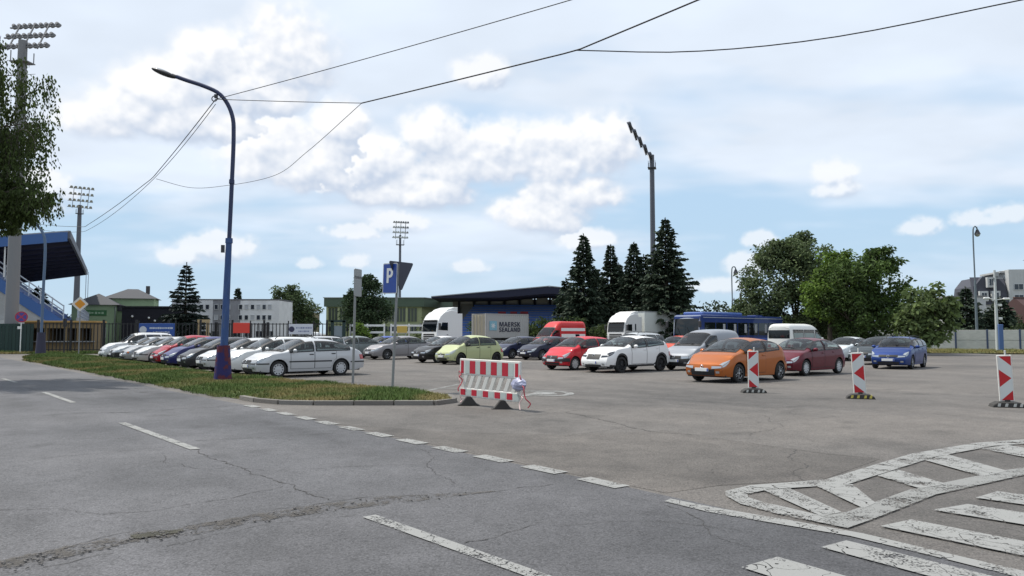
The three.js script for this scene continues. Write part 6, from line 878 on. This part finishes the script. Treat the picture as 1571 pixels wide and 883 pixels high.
spruce('tall pointed spruce beside the main stand', 8.2, -85, 13.1, 3.9, 1, SP); spruce('slender lower spruce between the tall spruce and the mast', 11.7, -88, 12.2, 3.3, 2, SP); spruce('blunt spruce just before the floodlight mast', 14.1, -86, 12.2, 3.7, 3, SP); spruce('broadest and tallest spruce behind the white truck', 17.2, -83, 14.6, 5.2, 4, [0.026, 0.043, 0.022]); spruce('young dark spruce filling the gap under the mast', 15.6, -88, 11, 3.2, 41, SP); for (const [x, z, h, R, s, l] of [[12.9, -90, 10.2, 3.2, 43, 'half grown spruce between the slender and the blunt one'], [19.4, -87, 8.8, 3.0, 44, 'low spruce at the outer side of the broadest one'], [6.4, -88, 8.2, 2.8, 45, 'low spruce next to the main stand canopy'], [17.6, -90, 10.4, 3.4, 46, 'dark spruce hidden behind the broadest one']]) spruce(l, x, z, h, R, s, SP); spruce('dark spruce crowding behind the slender one', 10.2, -90, 9.5, 2.6, 42, SP);
spruce('lone layered spruce beside the white office block', -42.5, -97, 10.9, 3.4, 5, [0.02, 0.033, 0.026], { gap: 0.22, dens: 12 }); spruce('small spruce behind the office block roof', -46.4, -126, 9.4, 2.2, 6, SP); spruce('dark spruce seen under the grandstand roof', -58.5, -92, 7.5, 2.8, 7, SP); spruce('spruce standing behind the black shed', -50.5, -112, 6.6, 2.4, 8, SP); spruce('dark conifer behind the tall swan neck lamp', 53.6, -88, 7.2, 3.2, 9, SP); spruce('dark conifer behind the utility pole', 57.0, -87, 6.0, 3.2, 10, SP); spruce('low conifer by the white house', 50.6, -92, 5.6, 2.8, 11, SP);

function leafy(name, label, x, z, clumps, col, seed, o = {}) {    // clumps: [x, y, z, rx, ry, rz, share]
  const t = thing(name, label, 'tree', [x, 0, z], 0, o.group ?? 'broadleaf trees'), r = rng(seed), L = new Leaves(), wood = [], fork = V3(0, o.fork ?? 2.2, 0), ls = o.leaf ?? 0.3;
  part('trunk', new THREE.CylinderGeometry(o.tr ? o.tr * 0.7 : 0.16, o.tr ?? 0.28, fork.y, 10).translate(0, fork.y / 2, 0), o.bark ?? M.bark, t);
  for (const c of clumps) { const e = V3(c[0], c[1] - c[4] * 0.2, c[2]); limb(wood, fork, e, 0.12, 0.04, r); for (let k = 0; k < 5; k++) { const d = dirOn(r); wood.push(rod(e, V3(c[0] + d[0] * c[3] * 0.75, c[1] + Math.abs(d[1]) * c[4] * 0.75, c[2] + d[2] * c[5] * 0.75), 0.035, 4, 0.012)); } }
  for (const c of clumps) {
    const n = Math.round((o.n ?? 2600) * (c[6] ?? 1)); let sub = []; const ns = 26; for (let k = 0; k < ns; k++) { const d = dirOn(r), s = 0.55 + 0.5 * r(); sub.push([c[0] + d[0] * c[3] * s, c[1] + d[1] * c[4] * s, c[2] + d[2] * c[5] * s, (0.24 + 0.2 * r()), 0.75 + 0.5 * r()]); }
    for (let k = 0; k < n; k++) {
      const s = sub[Math.floor(r() * ns)], d = dirOn(r), q = Math.cbrt(r()) * s[3], px = s[0] + d[0] * q * c[3] * 1.15, py = s[1] + d[1] * q * c[4], pz = s[2] + d[2] * q * c[5] * 1.15; if (py < (o.min ?? 0.3)) continue;
      const e = dirOn(r), v = s[4] * (0.7 + 0.6 * r()), up = e[1] * 0.5 - (o.hang ?? 0.15), nn = Math.hypot(e[0], up, e[2]) || 1, yel = 1 + (r() < 0.12 ? 0.5 : 0) * r();
      L.leaf(px, py, pz, e[0] / nn, up / nn, e[2] / nn, ls * (0.65 + 0.7 * r()), ls * 0.3, r, [col[0] * v * yel, col[1] * v * yel, col[2] * v]);
    }
  }
  part('branches', wood, o.bark ?? M.bark, t); L.build('crown', t); return t;
}
leafy('broad_tree', 'broad rounded tree with grey green crown beyond the blue bus', 25.9, -68, [[0, 7.4, 0, 3.2, 3.0, 3], [-2.6, 5.2, 0.5, 2.4, 2.4, 2.2], [2.2, 6.4, 0.4, 2.6, 2.8, 2.4], [-4.4, 3.4, 0.8, 1.6, 1.9, 1.8], [1.0, 9.2, -0.3, 1.9, 1.6, 1.9], [-1.2, 8.6, 0, 1.8, 1.5, 1.9], [-1.5, 3.0, 1.0, 2.6, 1.8, 2], [2, 3.2, 1, 2.4, 2, 2]], [0.10, 0.135, 0.06], 21, { leaf: 0.3, n: 3600, hang: 0.25 });
leafy('dark_maple', 'dense dark green tree beside the broad grey green one', 28.9, -61.5, [[0.2, 6.6, 0, 2.5, 2.3, 2.4], [1.4, 5.0, 0.3, 2.4, 2.5, 2.3], [-1.6, 5.8, 0.6, 2.0, 2.2, 2.0], [0.8, 3.0, 0.8, 2.7, 2.0, 2.2], [-1.6, 3.2, 0.9, 1.9, 2.0, 1.9], [1.8, 7.6, -0.2, 1.3, 1.2, 1.3]], [0.065, 0.105, 0.028], 22, { leaf: 0.3, n: 2700 });
leafy('light_maple', 'brighter yellow green tree top between the two large trees', 26.6, -62.5, [[0.2, 6.4, 0, 1.6, 1.9, 1.5], [-0.5, 4.6, 0.4, 1.7, 1.7, 1.5], [0.9, 7.6, 0, 1.1, 1.0, 1.1]], [0.12, 0.19, 0.035], 23, { leaf: 0.28, n: 2300 });
leafy('large_leaved_tree', 'low tree with large pale leaves at the end of the panel wall', 31.0, -56.5, [[0, 3.7, 0, 1.3, 1.4, 1.3], [1.1, 4.2, 0.2, 1.0, 1.0, 1.0, 0.7], [-0.9, 2.8, 0.4, 1.1, 1.3, 1.1], [1.1, 2.7, 0.4, 1.1, 1.1, 1.1, 0.8], [0.2, 1.7, 0.8, 1.2, 1.0, 1.1, 0.9], [1.8, 3.3, 0.2, 0.7, 0.8, 0.8, 0.5]], [0.12, 0.165, 0.06], 24, { leaf: 0.4, n: 800, hang: 0.3, fork: 1.4 });
leafy('round_tree', 'round dark green tree in front of the sports hall', -18.6, -96, [[0, 6.4, 0, 2.1, 2.4, 2.1], [-1.2, 4.8, 0.4, 1.9, 1.9, 1.9], [1.2, 4.6, 0.4, 1.9, 2.0, 1.9], [0, 3.0, 0.6, 2.4, 1.6, 2.0], [0.3, 8.2, 0, 1.2, 1.1, 1.2, 0.7], [-1.9, 6.3, 0.2, 0.9, 1.0, 0.9, 0.5]], [0.045, 0.075, 0.034], 25, { leaf: 0.34, n: 2300 });
leafy('birch_like_tree', 'loose green tree behind the end of the white office block', -34.6, -119, [[0, 5.8, 0, 2.6, 2.6, 2.4], [-2.4, 6.6, 0, 2.0, 2.2, 2], [1.8, 5.2, 0, 2.0, 2.4, 2], [-0.4, 8.2, 0, 1.4, 1.2, 1.4, 0.6], [1.6, 2.9, 0.4, 2.0, 1.8, 1.8]], [0.08, 0.115, 0.05], 26, { leaf: 0.4, n: 1700, fork: 3 });
for (const [x, z, h, w, c, s, label] of [[-50.5, -128, 7.6, 2.2, [0.04, 0.06, 0.035], 27, 'bushy tree behind the office block by the spruce'], [-43.4, -128, 7.2, 1.8, [0.035, 0.055, 0.03], 28, 'bushy tree between the small spruce and lamp post'], [-66, -118, 6.4, 3, [0.03, 0.048, 0.03], 29, 'dark bushy tree behind the green house'], [61, -94, 4.6, 2.6, [0.035, 0.05, 0.024], 30, 'dark bushy tree before the brown tiled roof'], [58, -82, 3.4, 2.8, [0.04, 0.058, 0.024], 31, 'low dark bush tree behind the wall near the brown house'], [70.5, -100, 6.0, 2.0, [0.09, 0.12, 0.06], 32, 'pale green tree beside the apartment block'], [38, -88, 4.4, 3.0, [0.05, 0.07, 0.03], 33, 'green garden tree above the wall'], [44, -92, 4.8, 2.6, [0.04, 0.06, 0.026], 34, 'dark garden tree above the wall'], [33, -78, 4.6, 3.2, [0.04, 0.06, 0.026], 35, 'bushy tree behind the large leaved tree'], [21, -74, 4.8, 3.4, [0.045, 0.062, 0.032], 36, 'bushy undergrowth tree below the broad crown']])
  leafy('bushy_tree', label, x, z, [[0, h * 0.62, 0, w, h * 0.36, w], [-w * 0.5, h * 0.42, 0.3, w * 0.8, h * 0.32, w * 0.8], [w * 0.55, h * 0.4, 0.3, w * 0.8, h * 0.34, w * 0.8], [0, h * 0.22, 0.6, w, h * 0.22, w * 0.9]], c, s, { leaf: 0.36, n: 1100, fork: h * 0.25 });
for (const [x, z, h, w, c, s, label] of [[4.6, -84, 3.6, 2.0, [0.05, 0.075, 0.022], 51, 'green shrub at the foot of the tall spruce by the stand'], [1.2, -92, 3.4, 2.4, [0.045, 0.07, 0.025], 52, 'green shrub behind the grey container'], [10.2, -80, 3.0, 1.8, [0.055, 0.08, 0.025], 53, 'bright shrub beside the white box truck cab'], [6.8, -82, 3.2, 1.8, [0.045, 0.07, 0.02], 54, 'shrub between the red van and the spruces'], [-4.2, -96, 3.6, 1.5, [0.06, 0.09, 0.03], 55, 'shrub between the tractor unit and the container'], [-9.8, -88, 3.6, 1.6, [0.075, 0.1, 0.03], 56, 'light green shrub beside the tractor unit nose'], [-13.2, -65.6, 2.4, 0.7, [0.1, 0.16, 0.03], 57, 'small bright shrub at the white railing'], [7.8, -92, 4.4, 2.6, [0.03, 0.045, 0.018], 58, 'dark shrub under the spruces'], [13.5, -94, 4.6, 3.2, [0.028, 0.042, 0.018], 59, 'dark undergrowth shrub behind the white truck cab'], [19.5, -92, 4.2, 3.0, [0.03, 0.046, 0.02], 60, 'dark undergrowth shrub behind the box trailer']])
  leafy('shrub', label, x, z, [[0, h * 0.55, 0, w, h * 0.45, w], [w * 0.4, h * 0.35, 0.3, w * 0.7, h * 0.35, w * 0.7]], c, s, { leaf: 0.3, n: 1200, fork: h * 0.2, tr: 0.06, min: 0.05, group: 'shrubs' });
{ // weeping birch at the edge of the view
  const t = thing('birch_tree', 'weeping birch whose hanging foliage fills the upper corner over the roadside', 'tree', [-18.9, 0, -25.2]), r = rng(61), L = new Leaves(), tw = [], bm = mat([0.4, 0.39, 0.36], 0.9);
  part('trunk', [new THREE.CylinderGeometry(0.07, 0.26, 12, 12).translate(0, 6, 0)], bm, t);
  const limbs = []; for (let k = 0; k < 70; k++) { const a = r() * 6.283, y = 5.2 + r() * 6.1, len = 1.6 + 1.7 * r(), e = V3(Math.cos(a) * len, y + 0.2 + 0.8 * r(), Math.sin(a) * len); limb(tw, V3(0, Math.min(11.8, y - 0.6), 0), V3(e.x * 0.72, e.y - 0.2, e.z * 0.72), 0.04, 0.008, r); limbs.push([V3(0, Math.min(11.8, y - 0.6), 0), e]); }
  limb(tw, V3(0, 9.2, 0), V3(0.2, 11.6, 0.1), 0.09, 0.02, r); limbs.push([V3(0, 9.2, 0), V3(0.2, 11.6, 0.1)]);
  for (const [a, b] of limbs) for (let k = 0; k < 15; k++) {
    const f = 0.3 + 0.65 * r(), s = a.clone().lerp(b, f), len = 0.7 + 2.3 * r() * r() + 0.5 * r(), dx = (r() - 0.5) * 0.75, dz = (r() - 0.5) * 0.75; const end = V3(s.x + dx, Math.max(5.4 + r() * 1.0, s.y - len), s.z + dz); tw.push(rod(s, end, 0.008, 3, 0.004));
    const n = Math.round(len * 36); for (let j = 0; j < n; j++) { const q = j / n, p = s.clone().lerp(end, q), e = dirOn(r), v = 0.6 + 0.8 * r(); L.leaf(p.x + (r() - 0.5) * 0.34, p.y + (r() - 0.5) * 0.2, p.z + (r() - 0.5) * 0.34, e[0] * 0.6, -0.8, e[2] * 0.6, 0.095 + 0.07 * r(), 0.036, r, [0.062 * v, 0.09 * v, 0.026 * v]); }
  }
  const far = [V3(1.8, 8.2, 0.3), V3(2.4, 8.5, 0.4), V3(2.75, 8.2, 0.4), V3(2.85, 7.6, 0.4)]; tw.push(tube(far, 0.01, 12, 4)); part('branches', tw, mat([0.1, 0.085, 0.07], 0.9), t); L.build('crown', t);
}
renderer.render(scene, camera);
